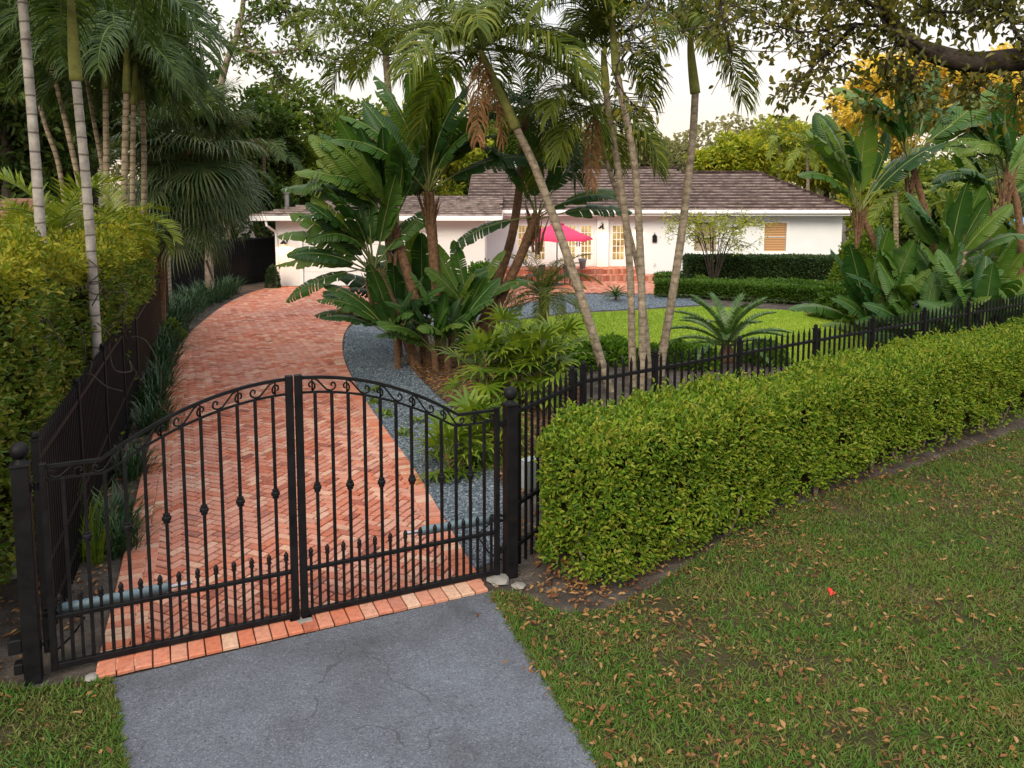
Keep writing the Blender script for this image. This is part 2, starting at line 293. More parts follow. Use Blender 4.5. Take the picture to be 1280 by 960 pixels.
class MB:
    def __init__(s): s.v = []; s.f = []; s.m = []
    def add(s, verts, faces, mi=0):
        o = len(s.v); s.v += [tuple(x) for x in verts]
        for f in faces: s.f.append(tuple(i + o for i in f)); s.m.append(mi)
    def box(s, lo, hi, mat=None, mi=0, bev=0.0):
        x0, y0, z0 = lo; x1, y1, z1 = hi
        if bev:
            b_ = bev; vs = []
            for z, i in ((z0, b_), (z0 + b_, 0), (z1 - b_, 0), (z1, b_)):
                for x, y in ((x0 + i, y0 + b_), (x0 + b_, y0 + i), (x1 - b_, y0 + i), (x1 - i, y0 + b_), (x1 - i, y1 - b_), (x1 - b_, y1 - i), (x0 + b_, y1 - i), (x0 + i, y1 - b_)):
                    vs.append((x, y, z))
            fs = [tuple(range(7, -1, -1)), tuple(range(24, 32))]
            for k in range(3):
                for j in range(8): a = k * 8 + j; c = k * 8 + (j + 1) % 8; fs.append((a, c, c + 8, a + 8))
        else:
            vs = [(x0, y0, z0), (x1, y0, z0), (x1, y1, z0), (x0, y1, z0), (x0, y0, z1), (x1, y0, z1), (x1, y1, z1), (x0, y1, z1)]
            fs = [(3, 2, 1, 0), (4, 5, 6, 7), (0, 1, 5, 4), (1, 2, 6, 5), (2, 3, 7, 6), (3, 0, 4, 7)]
        if mat is not None: vs = [mat @ Vector(v) for v in vs]
        s.add(vs, fs, mi)
    def tube(s, pts, rad, n=8, mi=0, cap=True, sq=False):
        pts = [Vector(p) for p in pts]; k = len(pts)
        if not hasattr(rad, '__len__'): rad = [rad] * k
        o = len(s.v); ref = None
        for i, p in enumerate(pts):
            t = (pts[min(i + 1, k - 1)] - pts[max(i - 1, 0)]).normalized()
            if ref is None:
                ref = Vector((0, 0, 1)) if abs(t.z) < 0.9 else Vector((1, 0, 0))
            ref = (ref - t * ref.dot(t)).normalized(); bi = t.cross(ref)
            for j in range(n):
                a = 2 * math.pi * (j + (0.5 if sq else 0)) / n
                s.v.append(tuple(p + (ref * math.cos(a) + bi * math.sin(a)) * rad[i]))
        for i in range(k - 1):
            for j in range(n):
                a = o + i * n + j; c = o + i * n + (j + 1) % n
                s.f.append((a, c, c + n, a + n)); s.m.append(mi)
        if cap:
            s.f.append(tuple(o + j for j in range(n - 1, -1, -1))); s.m.append(mi)
            s.f.append(tuple(o + (k - 1) * n + j for j in range(n))); s.m.append(mi)
    def lathe(s, prof, c=(0, 0, 0), n=14, mi=0):
        o = len(s.v); k = len(prof)
        for r, z in prof:
            for j in range(n):
                a = 2 * math.pi * j / n; s.v.append((c[0] + r * math.cos(a), c[1] + r * math.sin(a), c[2] + z))
        for i in range(k - 1):
            for j in range(n):
                a = o + i * n + j; d = o + i * n + (j + 1) % n
                s.f.append((a, d, d + n, a + n)); s.m.append(mi)
        s.f.append(tuple(o + j for j in range(n - 1, -1, -1))); s.m.append(mi)
        s.f.append(tuple(o + (k - 1) * n + j for j in range(n))); s.m.append(mi)
    def mesh(s, name, mats, smooth=False):
        me = bpy.data.meshes.new(name); me.from_pydata(s.v, [], s.f); me.update()
        for m in (mats if isinstance(mats, (list, tuple)) else [mats]): me.materials.append(m)
        me.polygons.foreach_set('material_index', s.m)
        me.polygons.foreach_set('use_smooth', [smooth] * len(s.f)); return me
    def build(s, name, mats, parent=None, smooth=False, **k): return link(name, s.mesh(name, mats, smooth), parent, **k)
def structure(name, me, label=None):
    o = link(name, me); o['kind'] = 'structure'
    if label: o['label'] = label
    return o
def sheet(name, pts, z, mat, kind='structure', sub=0):
    from mathutils.geometry import tessellate_polygon
    pv = [Vector((p[0], p[1], 0)) for p in pts]; tris = tessellate_polygon([pv]); fs = []
    for t in tris:
        a, b_, c = (pv[i] for i in t); fs.append(tuple(t) if (b_ - a).cross(c - a).z > 0 else tuple(reversed(t)))
    me = bpy.data.meshes.new(name); me.from_pydata([(p.x, p.y, z) for p in pv], [], fs); me.update(); me.materials.append(mat)
    o = link(name, me); o['kind'] = kind; return o
def inside(px, py, poly):
    px = np.asarray(px); py = np.asarray(py); r = np.zeros(px.shape, bool); n = len(poly)
    for i in range(n):
        x0, y0 = poly[i][0], poly[i][1]; x1, y1 = poly[(i + 1) % n][0], poly[(i + 1) % n][1]
        c = ((y0 > py) != (y1 > py)) & (px < (x1 - x0) * (py - y0) / ((y1 - y0) or 1e-9) + x0); r ^= c
    return r
def smooth_path(pts, n=6):
    pts = [Vector(p) for p in pts]; out = []
    for i in range(len(pts) - 1):
        p0 = pts[max(i - 1, 0)]; p1 = pts[i]; p2 = pts[i + 1]; p3 = pts[min(i + 2, len(pts) - 1)]
        for k in range(n):
            t = k / n
            out.append(0.5 * ((2 * p1) + (p2 - p0) * t + (2 * p0 - 5 * p1 + 4 * p2 - p3) * t * t + (3 * p1 - p0 - 3 * p2 + p3) * t ** 3))
    out.append(pts[-1]); return out
def resample(pts, step):
    pts = [Vector(p) for p in pts]; out = [pts[0]]; acc = 0; last = pts[0]
    for p in pts[1:]:
        seg = (p - last).length
        while acc + seg >= step:
            t = (step - acc) / seg; last = last.lerp(p, t); out.append(last.copy()); seg = (p - last).length; acc = 0
        acc += seg; last = p
    return out
def nrm(a): return a / np.maximum(np.linalg.norm(a, axis=-1, keepdims=True), 1e-9)
def leaves(name, Pt, A, N, L, W, mat, fold=0.3, curl=0.15):
    n = len(Pt); Pt = np.asarray(Pt); A = nrm(np.asarray(A)); S = nrm(np.cross(N, A)); N = np.cross(A, S)
    L = np.broadcast_to(L, (n,))[:, None]; W = np.broadcast_to(W, (n,))[:, None]
    up = N * W * fold; dn = -N * L * curl
    V = np.stack([Pt, Pt + A * L * .32 + S * W * .48 + up, Pt + A * L * .72 + S * W * .40 + up + dn * .5, Pt + A * L + dn,
                  Pt + A * L * .72 - S * W * .40 + up + dn * .5, Pt + A * L * .32 - S * W * .48 + up], 1)
    base = np.arange(n)[:, None] * 6
    Fq = np.concatenate([base + np.array([[0, 1, 2, 3]]), base + np.array([[0, 3, 4, 5]])], 1).reshape(-1, 4)
    return np_mesh(name, V.reshape(-1, 3), Fq, mat)
def wob(p, s=1.0, ph=0.0):
    x, y, z = p[..., 0] * s, p[..., 1] * s, p[..., 2] * s
    return (np.sin(2.1 * x + 1.3 * y + ph) + np.sin(1.7 * y - 2.3 * z + 1 + ph) + np.sin(2.9 * z + 1.1 * x + 2 + ph) + .6 * np.sin(5.3 * x - 4.1 * z + ph) + .6 * np.sin(4.7 * y + 5.9 * z + ph)) / 4.2
def rdir(n): return nrm(rng.normal(size=(n, 3)))
# ================================================================ ground
def ring(pts): return [(p.x, p.y) for p in pts]
sheet('ground', [(-400, -60), (400, -60), (400, 700), (-400, 700)], 0.0, M['soil'])
# --- driveway outline (pixel guides, laid out on the ground plane)
LE = [(119, 848), (123, 828), (150, 716), (178, 590), (199, 520), (213, 470), (226, 430), (262, 396), (292, 376), (322, 364), (345, 359)]
RE = [(606, 734), (592, 712), (556, 652), (516, 585), (478, 533), (445, 482), (429, 445), (432, 415), (452, 396), (495, 381), (545, 371), (590, 364), (606, 359)]
left_edge = smooth_path([G(*p) for p in LE], 6); right_edge = smooth_path([G(*p) for p in RE], 6)
drive = ring(left_edge) + ring(reversed(right_edge))
sheet('driveway_bed', drive, 0.012, M['joint'])
def brick_field(poly, W, ang, z, gap=0.019, wfn=None):
    ca, sa = math.cos(ang), math.sin(ang)
    xs = [p[0] for p in poly]; ys = [p[1] for p in poly]; cx, cy = (min(xs) + max(xs)) / 2, (min(ys) + max(ys)) / 2
    rad = math.hypot(max(xs) - min(xs), max(ys) - min(ys)) / 2; n = int(rad / W) + 3
    I, J = np.meshgrid(np.arange(-n, n), np.arange(-n, n)); c = (I - J) % 4
    h = c == 0; v = c == 2
    cu = np.concatenate([(I[h] + 1.0), (I[v] + .5)]); cv = np.concatenate([(J[h] + .5), (J[v] + 0.0)])
    hu = np.concatenate([np.full(h.sum(), 1.0), np.full(v.sum(), .5)]); hv = np.concatenate([np.full(h.sum(), .5), np.full(v.sum(), 1.0)])
    X = cx + W * (cu * ca - cv * sa); Y = cy + W * (cu * sa + cv * ca)
    k = inside(X, Y, poly); X, Y, hu, hv = X[k], Y[k], hu[k] * W - gap / 2, hv[k] * W - gap / 2
    return bricks(X, Y, np.full(len(X), ang), hu, hv, z)
def bricks(X, Y, A, hu, hv, z, thick=0.03):
    n = len(X); A = A + rng.normal(0, .012, n); ca, sa = np.cos(A), np.sin(A); zz = z + rng.normal(0, .0018, n)
    tx, ty = rng.normal(0, .008, n), rng.normal(0, .008, n); V = []
    for inset, dz in ((.007, 0), (0, -.007), (0, -thick)):
        for sx, sy in ((-1, -1), (1, -1), (1, 1), (-1, 1)):
            u = sx * (hu - inset); w = sy * (hv - inset)
            V.append(np.stack([X + u * ca - w * sa, Y + u * sa + w * ca, zz + dz + u * tx + w * ty], -1))
    V = np.stack(V, 1); F_ = [[0, 1, 2, 3]]
    for a in (0, 4):
        for j in range(4): F_.append([a + 4 + j, a + 4 + (j + 1) % 4, a + (j + 1) % 4, a + j])
    Fq = (np.arange(n)[:, None, None] * 12 + np.array(F_)[None]).reshape(-1, 4)
    return V.reshape(-1, 3), Fq
lin = [p + Vector((.14, .0, 0)) for p in left_edge]; rin = [p - Vector((.13, 0, 0)) for p in right_edge]
gn = (G(608, 736) - G(121, 846)).normalized(); gn = Vector((-gn.y, gn.x, 0))
g_a, g_b = G(119, 848) + gn * .2, G(606, 734) + gn * .2
def beyond(p): return (p - g_a).dot(gn) > 0
drive_in = ring([p for p in lin if beyond(p)]) + ring(reversed([p for p in rin if beyond(p)]))
ang_b = math.pi / 2 - R(22)
V, Fq = brick_field(drive_in, 0.115, ang_b, 0.035)
structure('driveway', np_mesh('driveway', V, Fq, M['brick']))
def course(path, side, L=0.23, W=0.115, z=0.043, off=0.0):
    p = resample(path, W + .002); X = []; Y = []; A = []
    for a, b in zip(p[:-1], p[1:]):
        t = (b - a).normalized(); nn = Vector((-t.y, t.x, 0)) * side; m_ = (a + b) / 2 + nn * (L / 2 + off)
        X.append(m_.x); Y.append(m_.y); A.append(math.atan2(t.y, t.x))
    n = len(X); return bricks(np.array(X), np.array(Y), np.array(A), np.full(n, W / 2 - .004), np.full(n, L / 2 - .004), z)
V1, F1 = course(left_edge, -1); V2, F2 = course(right_edge, 1)
V3, F3 = course(left_edge, -1, off=0.235, L=0.115, z=0.041)
k_ = beyond
th = [G(122, 853), G(612, 742)]
V4, F4 = course(th, 1, L=0.31, W=0.135, z=0.05)
Vs = []; Fs = []; o = 0
for V, Fq in ((V1, F1), (V2, F2), (V3, F3), (V4, F4)): Vs.append(V); Fs.append(Fq + o); o += len(V)
structure('driveway_edging', np_mesh('driveway_edging', np.concatenate(Vs), np.concatenate(Fs), M['brick_edge']))
# --- asphalt apron
a0, a1, b0, b1 = G(134, 853), G(150, 960), G(615, 741), G(752, 960)
asp = [a0] if 0 else [a0] + [a0.lerp(a1, k_ * .06) + Vector((random.uniform(-.025, .025), 0, 0)) for k_ in range(1, 34)] + [a0.lerp(a1, 4.2)] + [b0.lerp(b1, 2.3)] + [b0.lerp(b1, k_ * .03) + Vector((random.uniform(-.022, .022), 0, 0)) for k_ in range(50, 0, -1)] + [b0]
sheet('asphalt_apron', ring(asp), 0.02, M['asphalt'])
# --- grass verges
vr = [b0, *[b0.lerp(b1, t) for t in (.3, .6, 1, 1.6, 2.3)], Vector((16, 1.0, 0)), Vector((24, 16, 0))] + [G(*p) for p in ((1420, 468), (1280, 536), (1130, 590), (1040, 616), (945, 652), (870, 700), (815, 735), (760, 764), (705, 768), (670, 752), (640, 742))]
vl = [G(-160, 850), G(40, 862), G(100, 852), G(134, 852)] + [a0.lerp(a1, t) for t in (.4, 1, 2, 4.2)] + [Vector((-9, 1, 0))]
sheet('verge_right', ring(vr), 0.006, M['turf']); sheet('verge_left', ring(vl), 0.006, M['turf'])
def scatter(poly, n, dens=None):
    xs = [p[0] for p in poly]; ys = [p[1] for p in poly]; out = np.zeros((0, 2)); 
    while len(out) < n:
        q = np.stack([rng.uniform(min(xs), max(xs), n), rng.uniform(min(ys), max(ys), n)], -1)
        k = inside(q[:, 0], q[:, 1], poly)
        if dens is not None: k &= rng.random(n) < dens(q)
        out = np.concatenate([out, q[k]])
    return out[:n]
def visible_poly(poly): return [(min(max(p[0], -8), 13), max(p[1], 4.6)) for p in poly]
def turf_dens(q):
    p3 = np.concatenate([q, np.zeros((len(q), 1))], 1)
    d = .6 + .45 * wob(p3, 1.4) + .5 * wob(p3, 4.3, 2)
    return np.clip(d, .06, 1) * np.clip(7 / np.maximum(q[:, 1], 4), .3, 1.2)
def grass(name, pts, L, W, mat, lean=.55, z=0.008):
    n = len(pts); A = rng.normal(size=(n, 3)) * np.array([lean, lean, .2]) + np.array([0, 0, .75]); A[:, 2] = np.abs(A[:, 2])
    P3 = np.concatenate([pts, np.full((n, 1), z)], 1)
    me = leaves(name, P3, A, rdir(n), rng.uniform(.55, 1.3, n) * L, rng.uniform(.7, 1.2, n) * W, mat, .1, .35)
    o = link(name, me); o['kind'] = 'stuff'; return o
pr = scatter(visible_poly(ring(vr)), 155000, turf_dens); pl = scatter(visible_poly(ring(vl)), 14000, turf_dens)
eg = np.array([[q.x, q.y] for q in [b0.lerp(b1, random.uniform(.02, 1.3)) + Vector((abs(random.gauss(0, .06)) - .035, 0, 0)) for _ in range(2600)] + [a0.lerp(a1, random.uniform(.02, 1.3)) - Vector((abs(random.gauss(0, .06)) - .035, 0, 0)) for _ in range(1500)]])
tag(grass('verge_grass', np.concatenate([pr, pl, eg]), .062, .011, M['blade'], lean=.9), 'short patchy green and tan grass of the roadside verge', 'grass')
# --- fallen leaves (too many to count) + the single red one
def drift(q):
    p3 = np.concatenate([q, np.zeros((len(q), 1))], 1); return np.clip(.35 + .6 * wob(p3, .9, 4) + .5 * wob(p3, 3.1, 1), .05, 1)
fp = np.concatenate([scatter(visible_poly(ring(vr)), 6200, drift), scatter(visible_poly(ring(vl)), 300)])
er = np.array([(b0.lerp(b1, random.uniform(.0, 1.15)) + Vector((random.gauss(.1, .12), random.gauss(0, .06), 0)))[:2] for _ in range(170)])
hb = [G(*p) for p in ((690, 745), (760, 752), (870, 690), (1000, 632), (1130, 585), (1280, 528))]
hp = np.array([(hb[k].lerp(hb[k + 1], random.random()) + Vector((random.gauss(0, .2), random.gauss(.1, .25), 0)))[:2] for _ in range(150) for k in range(5)])
fp = np.concatenate([fp, er, hp]); n = len(fp)
A = rng.normal(size=(n, 3)) * np.array([1, 1, .18]); N_ = rng.normal(size=(n, 3)) * .35 + np.array([0, 0, 1])
me = leaves('fallen_leaves', np.concatenate([fp, rng.uniform(.02, .05, (n, 1))], 1), A, N_, rng.uniform(.025, .085, n), rng.uniform(.014, .038, n), M['dead_leaf'], .35, -.15)
tag(link('fallen_leaves', me), 'dry brown leaves scattered over the verge', 'leaves', kind='stuff')
p = G(1037, 748)
me = leaves('fallen_leaf', np.array([[0, 0, .03], [.01, .02, .04]]), np.array([[1, .3, .1], [.2, 1, .2]]), np.array([[0, 0, 1.], [.3, 0, 1]]), .075, .05, M['red_leaf'], .35, -.1)
tag(link('fallen_leaf', me, loc=p), 'single bright red leaf lying on the grass verge', 'leaf')
# --- gravel strip, mulch bed, lawn, patio
gv = [G(*p) for p in ((592, 714), (556, 652), (516, 585), (478, 533), (445, 482), (429, 445), (432, 415), (452, 396), (495, 383), (560, 374), (640, 386), (700, 366), (760, 369), (800, 368), (872, 372), (880, 381), (800, 386), (720, 390), (640, 400), (570, 402), (520, 420), (505, 450), (540, 490), (575, 520), (606, 560), (628, 610), (634, 660), (622, 700))]
sheet('gravel_strip', ring(gv), 0.009, M['gravel'])
gp1 = gv[:7] + gv[20:]
def stones(name, pts, smin, smax):
    n = len(pts); base = np.array([[1, 0, 0], [0, 1, 0], [-1, 0, 0], [0, -1, 0], [0, 0, 1], [0, 0, -.6]]) * np.array([1, .8, .55])
    s = rng.uniform(smin, smax, n); a = rng.uniform(0, 6.28, n); V = base[None] * s[:, None, None] * rng.uniform(.7, 1.3, (n, 6, 1)) + rng.normal(0, .15, (n, 6, 3)) * s[:, None, None]
    ca, sa = np.cos(a)[:, None], np.sin(a)[:, None]; V = np.stack([V[..., 0] * ca - V[..., 1] * sa, V[..., 0] * sa + V[..., 1] * ca, V[..., 2]], -1)
    V += np.concatenate([pts, np.full((n, 1), .014)], 1)[:, None]
    T = np.array([[0, 1, 4], [1, 2, 4], [2, 3, 4], [3, 0, 4], [1, 0, 5], [2, 1, 5], [3, 2, 5], [0, 3, 5]])
    return np_mesh(name, V.reshape(-1, 3), (np.arange(n)[:, None, None] * 6 + T).reshape(-1, 3), M['stone'])
sp = np.concatenate([scatter(ring(gv), 9000), scatter([(p.x, p.y) for p in gp1], 17000)])
tag(link('gravel', stones('gravel', sp, .012, .028)), 'blue grey crushed gravel beside the brick drive', 'gravel', kind='stuff')
lw = [G(*p) for p in ((560, 412), (640, 402), (720, 392), (800, 388), (880, 383), (960, 387), (1040, 391), (1110, 398), (1240, 412), (1240, 470), (1000, 455), (900, 452), (830, 446), (740, 440), (660, 436), (600, 434))]
sheet('front_lawn', ring(lw), 0.012, M['lawn'])
q = scatter(ring(lw), 45000)
tag(grass('lawn_grass', q, .035, .02, M['lawn_blade'], z=.012), 'mown bright green grass of the front lawn', 'grass')
pt = [G(*p) for p in ((600, 388), (640, 384), (700, 368), (760, 366), (815, 368), (834, 366), (838, 349), (600, 349))]
sheet('patio_bed', ring(pt), 0.012, M['joint'])
V, Fq = brick_field(ring(pt), 0.115, R(45), 0.03); structure('patio', np_mesh('patio', V, Fq, M['brick']))

# ================================================================ gate
BL, BRt = G(43, 851), G(638, 720)
gd = (BRt - BL); GL = gd.length; gang = math.atan2(gd.y, gd.x)
def make_post(label):
    r = thing('gate_post', label, 'gate post', group='black gate posts with ball finials')
    mb = MB(); mb.box((-.062, -.062, -.3), (.062, .062, 1.80), bev=.006); mb.build('post', M['iron'], r)
    mb = MB(); mb.box((-.07, -.07, 1.80), (.07, .07, 1.825), bev=.005); mb.lathe([(.055, 1.825), (.035, 1.85), (.03, 1.86)], n=16); mb.build('cap', M['iron'], r)
    mb = MB(); mb.lathe([(.02, 1.85)] + [(.07 * math.sin(a), 1.925 - .07 * math.cos(a)) for a in [k * math.pi / 12 for k in range(2, 12)]] + [(.004, 1.995)], n=20); mb.build('ball_finial', M['iron'], r, True)
    for z in (.3, 1.62):
        mb = MB(); mb.tube([(.06, 0, z), (.11, 0, z)], .012, 8); mb.box((.062, -.025, z - .035), (.07, .025, z + .035)); mb.tube([(.1, 0, z - .03), (.1, 0, z + .03)], .018, 10)
        mb.build('hinge', M['iron'], r)
    return r
pL = make_post('black square gate post with ball finial at the left end of the gate'); pL.location = BL; pL.rotation_euler.z = gang
mb = MB(); mb.box((-.16, -.06, .28), (-.062, .05, .40), bev=.008); mb.build('latch_box', M['iron'], pL)
mb = MB(); mb.box((-.13, -.05, .10), (-.062, .04, .19), bev=.008); mb.build('latch_box', M['iron'], pL)
pR = dup(pL, BRt, gang + math.pi, 'black square gate post with ball finial between gate and clipped hedge')
for c in list(pR.children):
    if c.name.startswith('latch_box'): bpy.data.objects.remove(c)
LW = (GL - .25) / 2 - .008; Z0 = .06; S0 = .22 * LW
def ztop(s):
    return 1.78 if s <= S0 else 2.30 - .52 * ((LW - s) / (LW - S0)) ** 2
def zin(s): return ztop(s) - .145 if s > S0 + .1 else (1.78 - .12 + max(0, s - S0) * .25)
def make_leaf(label):
    r = thing('gate_leaf', label, 'gate', group='leaves of the double driveway gate')
    I = M['iron']
    mb = MB(); mb.box((0, -.025, Z0 - .01), (.05, .025, 1.80), bev=.004); mb.build('stile', I, r)
    mb = MB(); mb.box((LW - .065, -.03, Z0 - .03), (LW, .03, 2.32), bev=.004); mb.build('stile', I, r)
    mb = MB(); mb.box((.05, -.022, Z0), (LW - .065, .022, Z0 + .05), bev=.003); mb.build('bottom_rail', I, r)
    mb = MB(); mb.box((.05, -.018, .485), (LW - .065, .018, .52), bev=.003); mb.build('middle_rail', I, r)
    ss = [.05, S0] + [S0 + (LW - .06 - S0) * k / 26 for k in range(1, 27)]
    mb = MB(); mb.tube([(s, 0, ztop(s) - .01) for s in ss], .020, 4, sq=True); mb.build('arched_rail', I, r)
    mb = MB(); mb.tube([(s, 0, zin(s)) for s in ss], .014, 4, sq=True); mb.build('arched_rail', I, r)
    nb = 12; pitch = (LW - .065 - .05) / (nb + .5)
    for k in range(nb):
        x = .05 + pitch * (k + .75)
        mb = MB(); mb.box((x - .014, -.014, Z0 + .05), (x + .014, .014, zin(x)), bev=.003); bo = mb.build('bar', I, r)
        if k % 2 == 1:
            zc = 1.13 + .14 * (k / nb)
            mb = MB(); mb.lathe([(.018, zc - .045), (.028, zc - .04), (.028, zc - .027), (.024, zc - .024), (.038, zc - .012), (.038, zc + .012), (.024, zc + .024), (.028, zc + .027), (.028, zc + .04), (.018, zc + .045)], (x, 0, 0), 12)
            mb.build('collar', I, bo)
    for k in range(nb + 1):
        x = .05 + pitch * (k + .25)
        mb = MB(); mb.box((x - .012, -.012, Z0 + .05), (x + .012, .012, .61), bev=.002)
        mb.lathe([(.010, .61), (.022, .615), (.022, .63), (.014, .635), (.022, .65), (.020, .675), (.006, .70)], (x, 0, 0), 8)
        mb.build('short_spear', I, r)
    # scrolls between the arched rails
    def scroll(s0, w):
        pts = []
        for k in range(15):                                    # low curl
            a = 4.6 - k * .42; rr = .010 + .0022 * k; pts.append((.075 * w / .3 + rr * math.cos(a), .048 + rr * math.sin(a)))
        pts += [(.085 * w / .3, .094), (.13 * w / .3, .085), (.17 * w / .3, .05), (.21 * w / .3, .017), (.245 * w / .3, .012)]
        for k in range(13):
            a = -1.2 + k * .42; rr = .030 - .0017 * k; pts.append((.262 * w / .3 + rr * math.cos(a), .052 + rr * math.sin(a)))
        out = []
        for x, z in pts:
            s = s0 + w - x; a_, b_ = zin(s), ztop(s) - .02
            out.append((s, 0, a_ + (b_ - a_) * z / .098))
        mb = MB(); mb.tube(out, .0085, 6); mb.build('scroll', I, r, True)
    ns = 6; w = (LW - .065 - .05) / ns
    for k in range(ns): scroll(.05 + k * w, w)
    mb = MB()
    mb.box((LW - .09, -.05, Z0 - .05), (LW - .0, .05, Z0 - .005)); mb.build('drop_stop', I, r)
    return r
du = gd.normalized(); nb_ = Vector((-du.y, du.x, 0))
gl = make_leaf('left leaf of black wrought iron gate, hung on the post by the fence'); gl.location = BL + du * .125; gl.rotation_euler.z = gang
gr = make_leaf('right leaf of black wrought iron gate, hung on the post by the hedge'); gr.location = BRt - du * .125; gr.rotation_euler.z = gang + math.pi
# --- gate openers (tubular arms behind the leaves)
def opener(label, loc, rz, ln):
    r = thing('gate_opener', label, 'gate opener', loc, rz, 'gate opener arms')
    mb = MB(); mb.tube([(0, 0, 0), (.02, 0, 0), (.05, 0, 0), (ln * .8, 0, 0), (ln * .82, 0, 0)], [.02, .036, .045, .045, .038], 14); mb.build('tube', M['opener'], r, True)
    mb = MB(); mb.tube([(ln * .8, 0, 0), (ln, 0, 0)], .018, 10); mb.build('rod', M['steel'], r)
    mb = MB(); mb.box((-.09, -.03, -.035), (.01, .03, -.02)); mb.box((-.09, -.03, .02), (.01, .03, .035)); mb.build('bracket', M['iron'], r)
    mb = MB(); mb.tube([(.05, 0, -.05), (.2, .02, -.13), (.1, .1, -.3), (-.05, .08, -.42)], .008, 6); mb.build('cable', M['iron'], r)
    return r
o1 = opener('blue grey tubular gate opener arm behind the gate beside the left fence', BL + du * .17 + nb_ * .14 + Vector((0, 0, .50)), gang + .02, 1.05)
o2 = opener('blue grey tubular gate opener arm behind the gate by the gravel', BRt - du * .12 + nb_ * .14 + Vector((0, 0, .58)), gang + math.pi - .04, 0.95)
# small threshold stop block
p = G(381, 781); mb = MB(); mb.box((-.07, -.05, 0), (.07, .05, .055), bev=.008)
tag(mb.build('gate_stop', M['pale_stone'], None, loc=p, rot=(0, 0, gang)), 'small grey gate stop block set in the brick threshold', 'gate stop')
# pale concrete pads by the posts
for i, (u, v, s, lab) in enumerate(((622, 724, .12, 'broken pale concrete pad beside the right gate post'), (648, 732, .07, 'small pale stone at the foot of the right gate post'), (116, 846, .06, 'pale stone chip at the left end of the brick threshold'), (20, 712, .2, 'pale rounded rock under the left hedge'))):
    bm = bmesh.new(); bmesh.ops.create_icosphere(bm, subdivisions=2, radius=s)
    for vv in bm.verts: vv.co *= 1 + .25 * math.sin(7 * vv.co.x / s + i) * math.cos(5 * vv.co.y / s); vv.co.z *= .28 if i < 3 else .6
    me = bpy.data.meshes.new('stone'); bm.to_mesh(me); bm.free(); me.materials.append(M['pale_stone'])
    tag(link('stone', me, loc=G(u, v, .02)), lab, 'stone')

# ================================================================ fences
def picket_mesh(h=1.92, w=.0125, mat='fence'):
    mb = MB(); mb.box((-w, -w, .05), (w, w, h - .1)); o = len(mb.v)
    mb.add([(-w * 1.15, -w * 1.15, h - .1), (w * 1.15, -w * 1.15, h - .1), (w * 1.15, w * 1.15, h - .1), (-w * 1.15, w * 1.15, h - .1), (0, 0, h)], [(0, 1, 4), (1, 2, 4), (2, 3, 4), (3, 0, 4), (3, 2, 1, 0)])
    return mb.mesh('picket', M[mat])
def post_mesh(h=1.92, w=.03):
    mb = MB(); mb.box((-w, -w, -.3), (w, w, h - .05)); mb.box((-w - .008, -w - .008, h - .05), (w + .008, w + .008, h - .03)); mb.lathe([(.022, h - .03), (.032, h - .01), (.028, h + .015), (.006, h + .035)], n=10)
    return mb.mesh('post', M['fence'])
PK, PO = picket_mesh(), post_mesh()
def fence(label, a, b, pitch=.118, posts=None, rails=(.28, .72, 1.70), rail_mat='fence', pk=None, nmax=99, group=None):
    d = b - a; Ln = d.length; r = thing('picket_fence', label, 'fence', a, math.atan2(d.y, d.x), group)
    for z in rails:
        mb = MB(); mb.box((0, -.02, z - .02), (Ln, .02, z + .02)); mb.build('rail', M[rail_mat], r)
    posts = posts or [0, Ln]
    for s in posts: link('post', PO, r, (s, 0, 0))
    n = min(nmax, int(Ln / pitch)); step = Ln / (n + 1)
    for k in range(1, n + 1):
        s = k * step
        if min(abs(s - q) for q in posts) > .05: link('picket', pk or PK, r, (s, 0, 0))
    return r
def rail_pt(u, v, z=1.70): p = G(u, v, z); return Vector((p.x, p.y, 0))
c0 = rail_pt(729, 477); cE = rail_pt(1284, 379)
stp = []; Lf = (cE - c0).length
for u, v in ((729, 477), (822, 462), (927, 443), (1015, 425), (1090, 413), (1157, 402), (1217, 393)):
    stp.append((rail_pt(u, v) - c0).dot((cE - c0).normalized()))
cE2 = c0 + (cE - c0) * 1.06
fence('black spear-topped picket fence running behind the long clipped hedge', c0, cE2, .128, stp + [Lf * 1.06])
g0 = Vector((BRt.x + .03, BRt.y + .07, 0))
fence('short black picket fence return between the right gate post and the corner', g0, c0 - (c0 - g0).normalized() * .06, .135, [(c0 - g0).length * .82])
lf = [G(36, 552, 1.9), G(88, 497, 1.9), G(147, 428, 1.9), G(167, 381, 1.9), G(190, 338, 1.9), G(207, 323, 1.9)]
lf = [Vector((p.x, p.y, 0)) for p in lf]
fence('black picket fence running back from the left gate post under the vines', lf[0] + Vector((-.02, .12, 0)), lf[3], .095, [0, 2.0, 4.0, 6.0, (lf[3] - lf[0]).length])
BW = simple('brown_board', (0.022, 0.014, 0.010), 0.9, spec=.08, var=.4, nscale=8, bmp=.3)
M['board'] = BW
mb = MB(); mb.box((-.034, -.01, .04), (.034, .01, 1.85)); BP = mb.mesh('board', BW)
fence('dark brown narrow-board fence further back along the left of the drive', lf[3], lf[5], .123, None, (.4, 1.6), pk=BP)
bf0, bf1 = P(206, 330, 27.5), P(346, 330, 33.5)
fence('tall black picket fence across the far end of the drive', Vector((bf0.x - 1, bf0.y, 0)), Vector((bf1.x, bf1.y, 0)), .09, None, pk=picket_mesh(1.92, .036))
